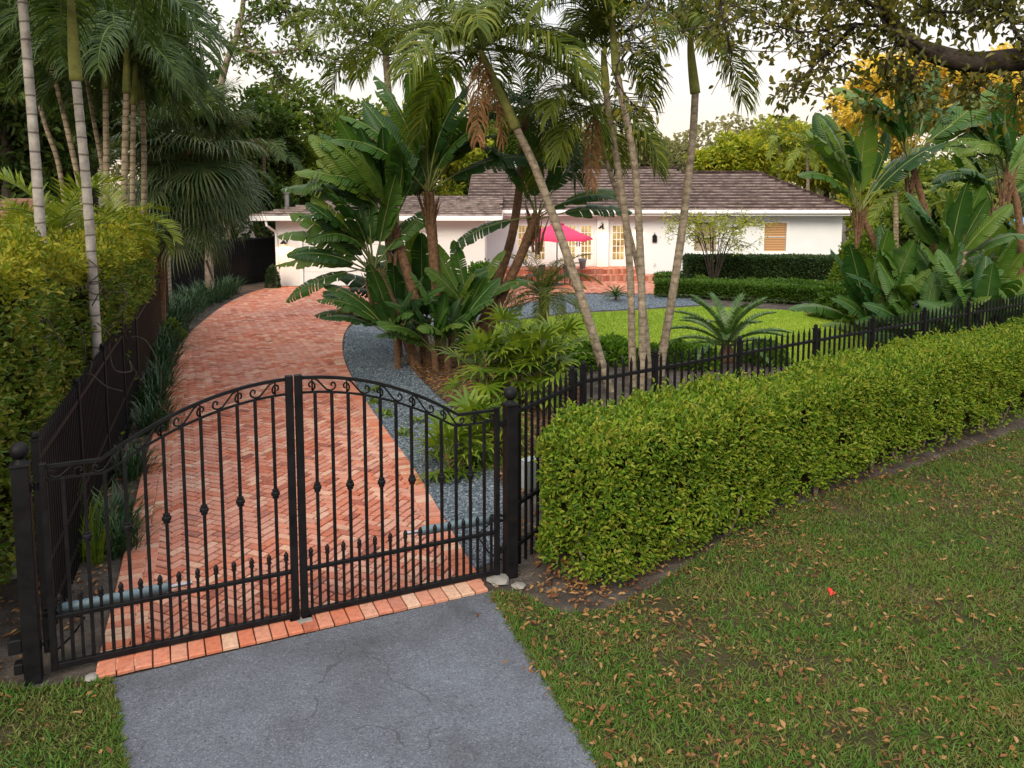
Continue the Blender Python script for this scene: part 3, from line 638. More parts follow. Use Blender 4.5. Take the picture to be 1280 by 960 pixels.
# --- control box behind the fence return
p = G(662, 652); r = thing('control_box', 'pale grey control box on a post behind the fence by the gate', 'control box', p, R(40))
mb = MB(); mb.box((-.10, -.06, .42), (.10, .06, .76), bev=.012); mb.build('body', M['box_grey'], r)
mb = MB(); mb.box((-.105, -.065, .762), (.105, .065, .78), bev=.006); mb.build('lid', M['box_grey'], r)
mb = MB(); mb.tube([(0, 0, -.1), (0, 0, .42)], .025, 8); mb.build('post', M['steel'], r)
# ================================================================ house
HD = 35.0
def wall_panel(mb, x0, x1, z0, z1, y0, y1, ops):
    x = x0
    for a, b_, c, d in sorted(ops):
        mb.box((x, y0, z0), (a, y1, z1))
        if c > z0: mb.box((a, y0, z0), (b_, y1, c))
        if d < z1: mb.box((a, y0, d), (b_, y1, z1))
        x = b_
    mb.box((x, y0, z0), (x1, y1, z1))
def roof_slope(mb, xl, xr, ye, ze, yr, zr, xl_top=None, xr_top=None, courses=13, tw=.36):
    """tiled slope facing -y: butted tiles, each lifted at its lower edge"""
    xl_top = xl if xl_top is None else xl_top; xr_top = xr if xr_top is None else xr_top
    sl = math.hypot(yr - ye, zr - ze); ny, nz = -(zr - ze) / sl, (yr - ye) / sl
    for k in range(courses):
        t0, t1 = k / courses, (k + 1.12) / courses
        a, b_ = xl + (xl_top - xl) * k / courses, xr + (xr_top - xr) * k / courses
        n = max(1, int((b_ - a) / tw)); off = (k % 2) * .5
        for i in range(n + 1):
            u0, u1 = a + (i - off) * tw, a + (i + 1 - off) * tw
            u0, u1 = max(u0, a) + .004, min(u1, b_) - .004
            if u1 - u0 < .05: continue
            j = random.uniform(-.006, .006)
            def pt(u, t, h): return (u, ye + (yr - ye) * t + ny * h, ze + (zr - ze) * t + nz * h)
            hb, ht = .078 + j, .012
            vs = [pt(u0, t0, 0), pt(u1, t0, 0), pt(u1, t1, 0), pt(u0, t1, 0), pt(u0, t0, hb), pt(u1, t0, hb), pt(u1, t1, ht), pt(u0, t1, ht)]
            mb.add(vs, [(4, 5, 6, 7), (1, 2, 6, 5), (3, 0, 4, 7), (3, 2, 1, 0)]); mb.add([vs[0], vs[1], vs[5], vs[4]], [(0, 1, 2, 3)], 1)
def X_at(u, D): return P(u, 300, D).x
def Z_at(v, D): return P(640, v, D).z
house = thing('house', 'white single-storey house with dark tiled roof and lit French doors', 'house', (0, HD, 0))
wx0, wx1 = X_at(600, HD), X_at(1052, HD); WH = 2.86; TZ = Z_at(332.5, HD)
def door_op(u0, u1, v=277.5): return (X_at(u0, HD), X_at(u1, HD), TZ, Z_at(v, HD))
dops = [door_op(643, 686), door_op(701.5, 744.0), door_op(761, 785)]
wop = [(X_at(955, HD), X_at(982.5, HD), Z_at(314, HD), Z_at(278.5, HD)), (X_at(868, HD), X_at(895, HD), Z_at(314, HD), Z_at(278.5, HD))]
mb = MB(); wall_panel(mb, wx0, wx1, -.2, WH, 0, .25, dops + wop)
mb.box((wx1 - .25, .25, -.2), (wx1, 10, WH)); mb.box((wx0, 9.75, -.2), (wx1 - .25, 10, WH)); mb.box((wx0, .25, -.2), (wx0 + .25, 9.75, WH))
wall = mb.build('wall', M['stucco'], house)
mb = MB(); mb.box((X_at(745.5, HD), -.22, .2), (X_at(760, HD), -.002, WH - .02), bev=.01); mb.build('pillar', M['trim'], house)
def pane_grid(parent, x0, x1, z0, z1, y, nx, nz, mat='lit', bar=.026):
    mb = MB(); mb.box((x0, y + .03, z0), (x1, y + .04, z1)); mb.build('pane', M[mat], parent)
    mb = MB()
    for i in range(1, nx): x = x0 + (x1 - x0) * i / nx; mb.box((x - bar / 2, y + .004, z0), (x + bar / 2, y + .029, z1))
    for j in range(1, nz): z = z0 + (z1 - z0) * j / nz; mb.box((x0, y, z - bar / 2), (x1, y + .027, z + bar / 2))
    mb.build('muntin', M['trim'], parent)
def french(op, leaves_n):
    x0, x1, z0, z1 = op; fr = .07
    mb = MB(); mb.box((x0 - .05, -.03, z0 - .02), (x0 + .04, .1, z1 + .05)); mb.box((x1 - .04, -.03, z0 - .02), (x1 + .05, .1, z1 + .05)); mb.box((x0 + .04, -.03, z1 - .04), (x1 - .04, .1, z1 + .05))
    mb.build('door_frame', M['trim'], house)
    w = (x1 - x0 - .08) / leaves_n
    for k in range(leaves_n):
        a = x0 + .04 + k * w + .004; b_ = a + w - .008; st = .13 if leaves_n == 1 else .14; zt, zb = z1 - .045, z0 + .005
        mb = MB(); mb.box((a, 0, zb), (a + st, .05, zt)); mb.box((b_ - st, 0, zb), (b_, .05, zt)); mb.box((a + st, 0, zb), (b_ - st, .05, zb + .28)); mb.box((a + st, 0, zt - .12), (b_ - st, .05, zt))
        d = mb.build('door', M['trim'], house)
        pane_grid(d, a + st, b_ - st, zb + .28, zt - .12, .0, 3, 5)
        hx = (b_ - .05) if (k == 0) else (a + .05)
        mb = MB(); mb.box((hx - .022, -.012, zb + .86), (hx + .022, -.002, zb + 1.14)); mb.tube([(hx, -.01, zb + 1.0), (hx, -.05, zb + 1.0), (hx + (-.1 if k == 0 else .1), -.05, zb + 1.0)], .011, 6); mb.build('handle', M['lamp_black'], d)
for op, n in zip(dops, (2, 2, 1)): french(op, n)
M['tan_blind'] = simple('tan_blind', (.34, .27, .22), .7)
for op in wop:
    x0, x1, z0, z1 = op
    mb = MB(); mb.box((x0 - .14, -.03, z0 - .1), (x0, .04, z1 + .1)); mb.box((x1, -.03, z0 - .1), (x1 + .14, .04, z1 + .1)); mb.box((x0, -.03, z1), (x1, .04, z1 + .1)); mb.box((x0, -.03, z0 - .1), (x1, .04, z0))
    f = mb.build('window', M['trim'], house)
    mb = MB(); mb.box((x0 - .2, -.07, z0 - .16), (x1 + .2, .0, z0 - .102)); mb.build('sill', M['trim'], f)
    mb = MB(); mb.box((x0, .10, z0), (x1, .11, z1)); mb.build('blind', M['blind'] if op is wop[0] else M['tan_blind'], f)
    mb = MB(); mb.box((x0, .05, (z0 + z1) / 2 - .015), (x1, .08, (z0 + z1) / 2 + .015)); mb.build('sash_bar', M['trim'], f)
def barn_lamp(parent, x, z, y=0.0, s=1.0, power=14, side=-1):
    mb = MB(); mb.box((x - side * .09 - .03, y - .035, z + .02), (x - side * .09 + .03, y - .002, z + .16))
    pts = [(x - side * .09, y - .02, z + .12)] + [(x - side * .09 + side * .09 * (1 - math.cos(a)) / 1 * .5, y - .05 - .17 * a / 3.14, z + .13 + .1 * math.sin(a)) for a in (0.3, .9, 1.6, 2.3, 2.9)]
    mb.tube(pts, .013, 6)
    tx, ty = pts[-1][0], pts[-1][1]
    mb.lathe([(.02, .1), (.05, .085), (.065, .04), (.15, -.03), (.155, -.045), (.14, -.04), (.05, .03)], (tx, ty, z), 16)
    l = mb.build('wall_lamp', M['lamp_black'], parent)
    mb = MB(); mb.lathe([(.01, -.06), (.035, -.045), (.04, -.015), (.02, .02)], (tx, ty, z), 10); mb.build('bulb', M['bulb'], l)
    ld = bpy.data.lights.new('lamp_light', 'SPOT'); ld.energy = power; ld.color = (1, .44, .16); ld.shadow_soft_size = .04; ld.spot_size = R(150); ld.spot_blend = .4
    lo = bpy.data.objects.new('lamp_light', ld); C.objects.link(lo); lo.parent = parent; lo.location = (tx, ty, z - .06); return l
barn_lamp(house, X_at(750, HD), Z_at(284, HD), -.22, 1, 80)
barn_lamp(house, X_at(796, HD), Z_at(284, HD), 0, 1, 30)
mb = MB(); xs = X_at(818, HD); zs = Z_at(298, HD); mb.box((xs - .10, -.10, zs - .16), (xs + .10, -.003, zs + .12), bev=.01); mb.lathe([(.09, .12), (.05, .17), (.015, .2), (.01, .27)], (xs, -.055, zs), 8); mb.build('wall_lantern', M['lamp_black'], house)
mb = MB(); xs = X_at(819, HD); mb.tube([(xs, -.03, .62), (xs + .02, -.07, .58), (xs - .03, -.07, .50), (xs - .05, -.05, .47)], .012, 6); mb.build('hose_tap', M['steel'], house)
# roof (front slope eave at y=-.65)
ey, ez = -.65, WH - .03; xe = X_at(1062, HD - .65) ; rD = 40.0; zr = Z_at(216.5, rD); xr = X_at(944, rD)
mb = MB(); roof_slope(mb, wx0 - .6, xe, ey, ez + .12, rD - HD, zr, wx0 - .6, xr, 13)
rD2 = rD + .75; zr2 = zr + (zr - ez - .12) / (rD - HD - ey) * .75; xg = X_at(850, rD)
rs = (zr - ez - .12) / (rD - HD - ey)
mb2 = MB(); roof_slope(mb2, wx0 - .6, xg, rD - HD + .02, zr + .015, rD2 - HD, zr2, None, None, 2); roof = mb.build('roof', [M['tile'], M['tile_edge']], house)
mb2.add([(xg, rD - HD, zr - .25), (xg, rD2 - HD, zr2 - .02), (xg, rD2 - HD + 1, zr2 - .4), (xg, rD2 - HD + 1, zr - .25)], [(0, 1, 2, 3)])
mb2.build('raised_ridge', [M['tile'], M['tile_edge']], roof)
mb = MB(); ya, yb = rD - HD, 10.65
mb.add([(wx0 - .6, ya, zr), (xr, ya, zr), (xe, yb, ez + .1), (wx0 - .6, yb, ez + .1)], [(3, 2, 1, 0)])
mb.add([(xe, ey, ez + .1), (xe, yb, ez + .1), (xr, ya, zr)], [(0, 1, 2)])
mb.build('rear_roof', M['tile'], roof)
mb = MB()
for k in range(22):                                             # hip and ridge caps
    a = Vector((xe, ey, ez + .15)).lerp(Vector((xr, ya, zr + .04)), k / 22); c = Vector((xe, ey, ez + .15)).lerp(Vector((xr, ya, zr + .04)), (k + 1.05) / 22)
    mb.tube([a, c], [.10, .085], 8)
mb.build('hip_cap', M['tile'], roof); mb = MB()
for k in range(20):
    a = xg + (xr - xg) * k / 20; c = xg + (xr - xg) * (k + 1.05) / 20; mb.tube([(a, ya, zr + .03), (c, ya, zr + .03)], [.10, .085], 8)
mb.build('ridge_cap', M['tile'], roof); mb = MB()
for k in range(30):
    a = wx0 + (xg - wx0) * k / 30; c = wx0 + (xg - wx0) * (k + 1.05) / 30; mb.tube([(a, rD2 - HD, zr2 + .03), (c, rD2 - HD, zr2 + .03)], [.10, .085], 8)
mb.build('ridge_cap', M['tile'], roof)
mb = MB(); mb.box((wx0 - .6, ey + .002, ez - .12), (xe - .02, ey + .04, ez + .12)); mb.box((xe - .06, ey + .04, ez - .12), (xe - .02, yb, ez + .1)); mb.build('fascia', M['trim'], house)
mb = MB(); mb.box((wx0 - .6, ey - .11, ez - .03), (xe, ey, ez + .11), bev=.02); mb.build('gutter', M['trim'], house)
mb = MB(); mb.box((wx0 - .6, ey + .04, ez - .06), (xe - .06, -.002, ez - .035)); mb.build('soffit', M['trim'], house)
xc = X_at(641.5, 41); mb = MB(); zc0, zc1 = zr - .6, Z_at(203, 41); mb.box((xc - .2, 5.2, zc0), (xc + .25, 6.2, zc1)); mb.box((xc - .24, 5.15, zc1), (xc + .29, 6.25, zc1 + .08)); mb.build('chimney', M['stucco'], house)

# ================================================================ steps and terrace of brick
def brick_step(name, x0, x1, y0, y1, z0, z1, par=None):
    mb = MB(); mb.box((x0 + .012, y0 + .012, z0 - .1), (x1 - .012, y1, z1 - .012)); base = mb.build(name, M['joint'], par)
    X = []; Y = []; A = []; hu = []; hv = []
    nx = int((x1 - x0) / .115); w = (x1 - x0) / nx; ny = max(1, round((y1 - y0) / .24)); L = (y1 - y0) / ny
    for i in range(nx):
        for j in range(ny): X.append(x0 + (i + .5) * w); Y.append(y0 + (j + .5) * L)
    n = len(X); V, Fq = bricks(np.array(X), np.array(Y), np.zeros(n), np.full(n, w / 2 - .004), np.full(n, L / 2 - .004), z1, .02)
    t = link('tread', np_mesh('tread', V, Fq, M['step_brick']), base)
    mb = MB()
    for i in range(nx): mb.box((x0 + i * w + .004, y0 - .004, z0), (x0 + (i + 1) * w - .004, y0 + .011, z1 - .022))
    mb.build('riser', M['step_brick'], base)
    return base
tx0, tx1 = X_at(606, 34), X_at(806, 34)
st = thing('brick_steps', 'brick terrace steps in front of the lit French doors', 'steps', (0, 0, 0))
brick_step('terrace', tx0, tx1, 33.75, HD - .03, .02, TZ - .01, st)
brick_step('step', tx0, X_at(832, 33.2), 33.2, 33.74, .02, .27, st)

# ================================================================ garage wing
GD = 31.8
gar = thing('garage', 'white garage wing with sectional door and a lit barn lamp', 'garage', (0, GD, 0))
m, nt, b = new_mat('lap_siding'); M['siding'] = m
tc = nt.nodes.new('ShaderNodeTexCoord').outputs['Object']; w = nt.nodes.new('ShaderNodeTexWave'); w.wave_profile = 'SAW'; w.bands_direction = 'Z'; w.inputs['Scale'].default_value = 1.55; w.inputs['Distortion'].default_value = 0
nt.links.new(tc, w.inputs['Vector']); b.inputs['Base Color'].default_value = (.8, .8, .8, 1); b.inputs['Roughness'].default_value = .6; bump(nt, b, w.outputs['Fac'], .8, .02)
gx0, gx1 = X_at(345, GD), X_at(606, GD); gop = (X_at(378, GD), X_at(532, GD), 0, 2.22)
mb = MB(); wall_panel(mb, gx0, gx1, -.2, WH - .1, 0, .2, [(gop[0], gop[1], -.2, gop[3])]); mb.box((gx0, .2, -.2), (gx0 + .2, 8, WH - .1)); mb.box((gx1 - .2, .2, -.2), (gx1, HD - GD - .01, WH - .1)); mb.build('wall', M['siding'], gar)
mb = MB(); mb.box((gop[0] - .12, -.03, 0), (gop[0], .02, gop[3] + .12)); mb.box((gop[1], -.03, 0), (gop[1] + .12, .02, gop[3] + .12)); mb.box((gop[0], -.03, gop[3]), (gop[1], .02, gop[3] + .12)); mb.build('door_frame', M['trim'], gar)
mb = MB()
for k in range(4): mb.box((gop[0], .06, k * .555 + .004), (gop[1], .11, (k + 1) * .555 - .006), bev=.006)
gdoor = mb.build('garage_door', M['trim'], gar)
for k in range(7):
    a = gop[0] + .12 + k * (gop[1] - gop[0] - .15) / 7; mb = MB(); mb.box((a, .052, 1.80), (a + .46, .058, 2.06)); mb.build('pane', M['dark_glass'], gdoor)
mb = MB(); gze = WH - .13; gye = -.6; gxe0 = X_at(313, GD - .6); gxe1 = gx1 + .7
gry, grz = 4.2, gze + .8
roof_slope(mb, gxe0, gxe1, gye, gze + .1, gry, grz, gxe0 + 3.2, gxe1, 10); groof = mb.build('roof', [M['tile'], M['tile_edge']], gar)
mb = MB(); mb.add([(gxe0, gye, gze + .1), (gxe0 + 3.2, gry, grz), (gxe0, 9, gze + .1)], [(0, 1, 2)]); mb.add([(gxe0 + 3.2, gry, grz), (gxe1, gry, grz), (gxe1, 9, gze + .1), (gxe0, 9, gze + .1)], [(0, 1, 2, 3)]); mb.build('rear_roof', M['tile'], groof)
mb = MB(); mb.box((gxe0, gye - .1, gze - .1), (gxe1, gye, gze + .09), bev=.015); mb.box((gxe0 - .0, gye, gze - .1), (gxe0 + .06, 8.5, gze + .09)); mb.box((gxe1 - .06, gye, gze - .1), (gxe1, HD - GD - .8, gze + .09)); mb.build('gutter', M['trim'], gar)
mb = MB(); mb.box((gxe0 + .07, gye + .005, gze - .09), (gxe1 - .07, -.003, gze - .06)); mb.build('soffit', M['trim'], gar)
mb = MB(); mb.tube([(gxe0 + .62, gye + .02, gze - .1), (gxe0 + .64, gye + .02, gze - .28), (gx0 + .0, -.09, gze - .55), (gx0 + .03, -.06, gze - .7), (gx0 + .03, -.06, .1)], .05, 8); mb.build('downspout', M['trim'], gar)
xv = X_at(360, GD + 2.5); mb = MB(); mb.lathe([(.10, WH - .2), (.10, Z_at(243, GD + 2.5)), (.15, Z_at(242, GD + 2.5)), (.15, Z_at(238, GD + 2.5)), (.05, Z_at(234, GD + 2.5))], (xv, 2.5, 0), 12); mb.build('vent_pipe', M['steel'], gar)
barn_lamp(gar, X_at(356, GD), Z_at(303, GD), 0, 1, 70, -1)

# ================================================================ umbrella, planter, patio furniture
p = G(696, 357); um = thing('patio_umbrella', 'bright pink patio umbrella open before the French doors', 'umbrella', p)
za, zr_ = Z_at(277.5, p.y), Z_at(297.5, p.y); rr = 1.42
mb = MB(); n = 8; o = 0
rows = [(0.02, za), (.25, za - .11), (.6, za - .27), (1.0, za - .47), (rr, zr_), (rr, zr_ - .10)]
vs = []; sub = 3
for r_, z in rows:
    for j in range(n * sub):
        f = (j % sub) / sub; a = 2 * math.pi * j / (n * sub); sag = math.sin(math.pi * f) * r_ * .07
        vs.append(((r_ - sag * .7) * math.cos(a), (r_ - sag * .7) * math.sin(a), z + (sag * .6 if r_ > .3 else 0)))
k = n * sub; mb.add(vs, [(i * k + j, i * k + (j + 1) % k, (i + 1) * k + (j + 1) % k, (i + 1) * k + j) for i in range(len(rows) - 1) for j in range(k)])
cano = mb.build('canopy', M['pink'], um, True)
mb = MB(); mb.lathe([(.30, za - .10), (.05, za + .03), (.02, za + .05), (.02, za + .12)], n=10); mb.build('vent_cap', M['pink'], cano, True)
mb = MB(); mb.tube([(0, 0, .05), (0, 0, za)], .024, 10); mb.build('pole', M['bark'], um)
for j in range(8):
    a = 2 * math.pi * j / 8; mb = MB(); mb.tube([(0, 0, za - .04), (rr * .98 * math.cos(a), rr * .98 * math.sin(a), zr_ - .02)], .011, 5); mb.build('rib', M['lamp_black'], um)
mb = MB(); mb.lathe([(.28, 0.02), (.28, .07), (.1, .11), (.05, .14), (.04, .35)], n=20); mb.build('base', M['navy'], um)
p = Vector((X_at(728.5, 34.1), 34.1, TZ - .01)); mb = MB(); mb.lathe([(.10, 0), (.12, .05), (.16, .3), (.19, .42), (.17, .42), (.15, .36)], n=18)
tag(mb.build('planter', M['planter'], None, True, loc=p), 'tapered grey planter standing on the terrace by the doors', 'planter')
def chair(label, loc, rz):
    r = thing('patio_chair', label, 'chair', loc, rz, 'dark patio chairs'); f = M['furniture']
    mb = MB(); mb.box((-.27, -.27, .38), (.27, .27, .45), bev=.02); mb.build('seat', f, r)
    mb = MB(); mb.box((-.27, .22, .45), (.27, .28, .88), bev=.02, mat=Matrix.Rotation(R(-6), 4, 'X')); mb.build('backrest', f, r)
    for sx in (-1, 1):
        mb = MB(); mb.box((sx * .27 - .03, -.25, .6), (sx * .27 + .03, .25, .64)); mb.build('armrest', f, r)
        for sy in (-1, 1): mb = MB(); mb.box((sx * .24 - .02, sy * .24 - .02, 0), (sx * .24 + .02, sy * .24 + .02, .38)); mb.build('leg', f, r)
    return r
chair('dark patio chair right of the pink umbrella pole', G(716, 356, .035), R(150)); chair('dark patio chair left of the pink umbrella pole', G(668, 357, .035), R(-120))

# ================================================================ neighbours
nh = thing('neighbour_house', 'low house with terracotta tile roof glimpsed behind the left hedge', 'house', (0, 0, 0))
D = 19.0; xA = P(-110, 280, D).x; xB = P(62, 280, D).x; ze = P(0, 284, D).z
mb = MB(); mb.box((xA, D + .6, -.1), (xB - .6, D + 8, ze - .05)); mb.build('wall', M['tan_bark'], nh)
TR = brick_mat('terracotta_tile', [((.09, .05, .035), 0), ((.17, .09, .06), .4), ((.25, .15, .11), .7), ((.14, .07, .05), 1)], .2)
M['terracotta'] = TR
mb = MB(); roof_slope(mb, xA, xB, D, ze + .1, D + 4, ze + .6, xA, xB - 2.6, 9, .3); mb.build('roof', [TR, TR], nh)
mb = MB(); mb.box((xA, D - .05, ze - .16), (xB, D - .005, ze + .12)); mb.build('fascia', simple('grey_fascia', (.35, .34, .33), .6), nh)
a, b_ = P(1225, 320, 31), P(1330, 320, 29)
mb = MB(); mb.box((-.045, -.01, .03), (.045, .01, 1.55)); WP = mb.mesh('board', simple('weathered_board', (.36, .29, .2), .8, var=.3))
fence('weathered pale timber fence behind the right hand plants', Vector((a.x, a.y, 0)), Vector((b_.x, b_.y, 0)), .14, None, (.4, 1.3), pk=WP)
p = P(1279, 277, 33); mb = MB()
mb.lathe([(.5, -.16), (.52, -.1), (.46, .0), (.3, .1), (.05, .13)], n=18); mb.tube([(0, 0, -p.z), (0, 0, .18)], .03, 8)
tag(mb.build('umbrella', M['bluecanvas'], None, True, loc=p), 'blue rounded canopy glimpsed beyond the timber fence at the right edge', 'umbrella')
# ================================================================ plant generators
def two_mat(name, V, Fq, mats, mi, smooth=False, UV=None):
    me = np_mesh(name, V, Fq, mats[0], smooth, UV)
    for m in mats[1:]: me.materials.append(m)
    me.polygons.foreach_set('material_index', np.asarray(mi, dtype=np.int32)); return me
def arc(L, elev, droop, n=26, pw=1.25):
    t = np.linspace(0, 1, n); th = elev - droop * t ** pw
    d = np.stack([np.cos(th), np.zeros(n), np.sin(th)], -1); p = np.zeros((n, 3)); p[1:] = np.cumsum((d[1:] + d[:-1]) / 2 * L / (n - 1), 0)
    up = np.stack([-np.sin(th), np.zeros(n), np.cos(th)], -1); return t, p, d, up
def ribbon_tube(p, up, r0, r1):
    n = len(p); r = np.linspace(r0, r1, n)[:, None]; y = np.array([[0, 1., 0]])
    ring_ = np.stack([p + y * r, p + up * r, p - y * r, p - up * r], 1).reshape(-1, 3)
    Fq = [[i * 4 + j, i * 4 + (j + 1) % 4, i * 4 + 4 + (j + 1) % 4, i * 4 + 4 + j] for i in range(n - 1) for j in range(4)]
    return ring_, np.array(Fq)
def frond_mesh(name, mat, L=2.4, elev=.6, droop=1.5, n=46, ll=.62, lw=.036, hang=.55, vee=.35, sweep=.55, pet=.10, plum=.12, twist=0.0, stalk='stalk'):
    t, p, d, up = arc(L, elev, droop); V, Fq = ribbon_tube(p, up, .022 * L / 2.2, .005); V = [V]; Fs = [Fq]; mi = [1] * len(Fq); o = len(V[0])
    s = np.linspace(0, 1, n); ti = pet + (1 - pet) * s; g = np.array([0, 0, -1.])
    for side in (-1, 1):
        pi = np.stack([np.interp(ti, t, p[:, k]) for k in range(3)], -1); di = nrm(np.stack([np.interp(ti, t, d[:, k]) for k in range(3)], -1)); ui = np.stack([np.interp(ti, t, up[:, k]) for k in range(3)], -1)
        ln = ll * (.30 + .70 * np.sin(np.pi * (.10 + .84 * s)) ** .65) * rng.uniform(.88, 1.1, n)
        d0 = nrm(np.array([[0, side, 0]]) * (1 - .3 * s[:, None]) + di * (sweep + .5 * s[:, None] ** 2) + ui * vee + rng.normal(0, plum, (n, 3)))
        l = ln[:, None]; p1 = pi + d0 * l * .3; hg = hang * rng.uniform(.6, 1.4, (n, 1)); d1 = nrm(d0 + g * hg * .5); p2 = p1 + d1 * l * .35; d2 = nrm(d1 + g * hg); p3 = p2 + d2 * l * .35
        w = di - d0 * np.sum(di * d0, 1, keepdims=True); w = nrm(w + rng.normal(0, .15, (n, 3)))
        vs = np.stack([pi - w * lw * .25, pi + w * lw * .25, p1 - w * lw * .5, p1 + w * lw * .5, p2 - w * lw * .42, p2 + w * lw * .42, p3 - w * lw * .06, p3 + w * lw * .06], 1)
        V.append(vs.reshape(-1, 3)); fq = (np.arange(n)[:, None, None] * 8 + np.array([[0, 1, 3, 2], [2, 3, 5, 4], [4, 5, 7, 6]])).reshape(-1, 4)
        Fs.append(fq + o); mi += [0] * len(fq); o += n * 8
    return two_mat(name, np.concatenate(V), np.concatenate(Fs), [M[mat], M[stalk]], mi)
def frond_set(mat, L, ll, lw, n=46, hang=.6, **k):
    out = []
    for e, dr in ((1.35, 1.2), (1.0, 1.6), (.7, 1.7), (.35, 1.55), (0.0, 1.3), (-.35, 1.0)):
        for _ in range(2): out.append(frond_mesh('frond', mat, L * random.uniform(.9, 1.08), e, dr * random.uniform(.85, 1.15), n, ll, lw, hang * random.uniform(.8, 1.2), **k))
    return out
FS = frond_set('frond', 2.6, .86, .036, 66, 1.0)
FD = frond_set('frond_dark', 2.4, .76, .032, 60, .9)
FL = frond_set('frond_lime', 1.9, .50, .045, 34, .25, vee=.5)
FB = frond_set('frond_lime', 3.0, .7, .06, 40, .5)
FBD = frond_set('frond_dark', 3.0, .7, .06, 40, .5)
DEAD = [frond_mesh('dead_frond', 'dead_frond', 1.9, -1.1, .45, 44, .50, .034, 1.6, vee=.0, plum=.3, stalk='fibre') for _ in range(2)]
def crown(root, top, fs, n, mix=(0, 12), a0=0.0, sc_=1.0, jit=.35, nm='frond'):
    lo, hi = mix
    for k in range(n):
        q = lo + int((hi - lo) * ((k + .5) / n)); q = min(len(fs) - 1, q ^ random.randint(0, 1) if q + 1 < len(fs) else q)
        az = a0 + k * 2.39996 + random.uniform(-jit, jit); s = sc_ * random.uniform(.85, 1.1)
        link(nm, fs[q], root, top, (random.uniform(-.12, .12), 0, az), (s, s, s))
def trunk_part(root, pts, r, mat, rings=0.0, nm='trunk', n=12, smooth=True):
    pts = smooth_path(pts, 5); Lt = sum((b_ - a).length for a, b_ in zip(pts[:-1], pts[1:]))
    end = pts[-1]; pts = resample(pts, max(.03, Lt / 130)); pts = pts + [end] if (pts[-1] - end).length > .01 else pts; m_ = len(pts); rad = []
    for i in range(m_):
        f = i / (m_ - 1); rr = r[0] + (r[1] - r[0]) * f
        if rings: rr *= 1 + .02 * ((i * Lt / m_ / rings) % 1 < .25) - .01
        rad.append(rr * (1 + .02 * math.sin(i * 1.7)))
    mb = MB(); mb.tube(pts, rad, n); return mb.build(nm, M[mat], root, smooth)
def palm(label, pix, D, r, fs, n, mix=(0, 12), base=None, shaft=0, bark_='palm_bark', rings=.10, group=None, cat='palm', name='palm_tree', sc_=1.0, a0=None, dead=0, off=0.0):
    """pix: trunk centre line from the foot up, seen at distance D"""
    pts = [P(u, v, D + off * i) for i, (u, v) in enumerate(pix)]
    root = thing(name, label, cat, (pts[0].x, pts[0].y, 0), 0, group); o = Vector((pts[0].x, pts[0].y, 0)); pts = [p - o for p in pts]
    if pts[0].z > .05: pts = [Vector((pts[0].x, pts[0].y, -.1))] + pts
    if shaft:
        trunk_part(root, pts[:-shaft], (r, r * .8), bark_, rings)
        sp = [pts[-shaft - 1]] + pts[-shaft:]; sp = [sp[0].lerp(sp[1], -.02)] + sp[1:]
        q = resample(smooth_path(sp, 6), .08); mb = MB(); k = len(q); mb.tube(q, [r * (1.12 - .55 * (i / max(1, k - 1)) ** 1.5) for i in range(k)], 12); mb.build('crownshaft', M['shaft'], root, True)
    else: trunk_part(root, pts, (r, r * .75), bark_, rings)
    if n: crown(root, pts[-1], fs, n, mix, random.uniform(0, 6) if a0 is None else a0, sc_)
    for k in range(dead): link('dead_frond', DEAD[k % 2], root, pts[-1] + Vector((0, 0, -.1)), (0, 0, -1.7 + k * 1.1 + random.uniform(-.2, .2)), (.5 + sc_ * .35,) * 3)
    return root
# ---- paddle (bird of paradise) leaves
def paddle_mesh(L=1.6, W=.5, pet=1.0, elev=1.2, droop=.7, tear=.35, vee=.30):
    t, p, d, up = arc(pet + L, elev, droop, 30, 1.9); V, Fq = ribbon_tube(p, up, .026, .004); uv = [np.zeros((len(V), 2))]; V = [V]; Fs = [Fq]; mi = [1] * len(Fq); o = len(V[0])
    N = 22; s = np.linspace(0, 1, N); ti = (pet + s * L) / (pet + L)
    pi = np.stack([np.interp(ti, t, p[:, k]) for k in range(3)], -1); ui = np.stack([np.interp(ti, t, up[:, k]) for k in range(3)], -1); di = nrm(np.stack([np.interp(ti, t, d[:, k]) for k in range(3)], -1))
    w = W / 2 * np.clip(np.sin(np.pi * (.035 + .965 * s ** .85)), 0, 1) ** .55
    for side in (-1, 1):
        ve = vee; cuts = [0] + sorted(random.sample(range(3, N - 2), int(tear * 10))) + [N - 1]
        for a, b_ in zip(cuts[:-1], cuts[1:]):
            ex = random.uniform(-.3, .25) * (len(cuts) > 2); idx = np.arange(a, b_ + 1); k = len(idx); rows = []
            sh = np.linspace(-1, 1, k) * -.012 * (len(cuts) > 2)
            for m_ in range(4):
                f = m_ / 3; ang = ve + ex * f - .75 * f * f
                rows.append(pi[idx] + np.array([[0, side, 0]]) * (w[idx] * f * math.cos(ang * .8))[:, None] + ui[idx] * (w[idx] * f * math.sin(ang * .8) + .012 * np.sin(idx * 1.9) * f)[:, None] + di[idx] * (w[idx] * .35 * f + sh * f)[:, None])
            vs = np.stack(rows, 1).reshape(-1, 3); V.append(vs)
            uv.append(np.stack([np.repeat(s[idx] + .0, 4) + np.tile(np.arange(4) / 3 * -.06, k), np.tile(np.arange(4) / 3, k)], -1))
            fq = [[i * 4 + m_, i * 4 + m_ + 1, i * 4 + 5 + m_, i * 4 + 4 + m_] for i in range(k - 1) for m_ in range(3)]
            if fq: Fs.append(np.array(fq) + o); mi += [0] * len(fq)
            o += k * 4
    return two_mat('leaf', np.concatenate(V), np.concatenate(Fs), [M['paddle'], M['paddle_rib']], mi, True, np.concatenate(uv))
PAD = {}
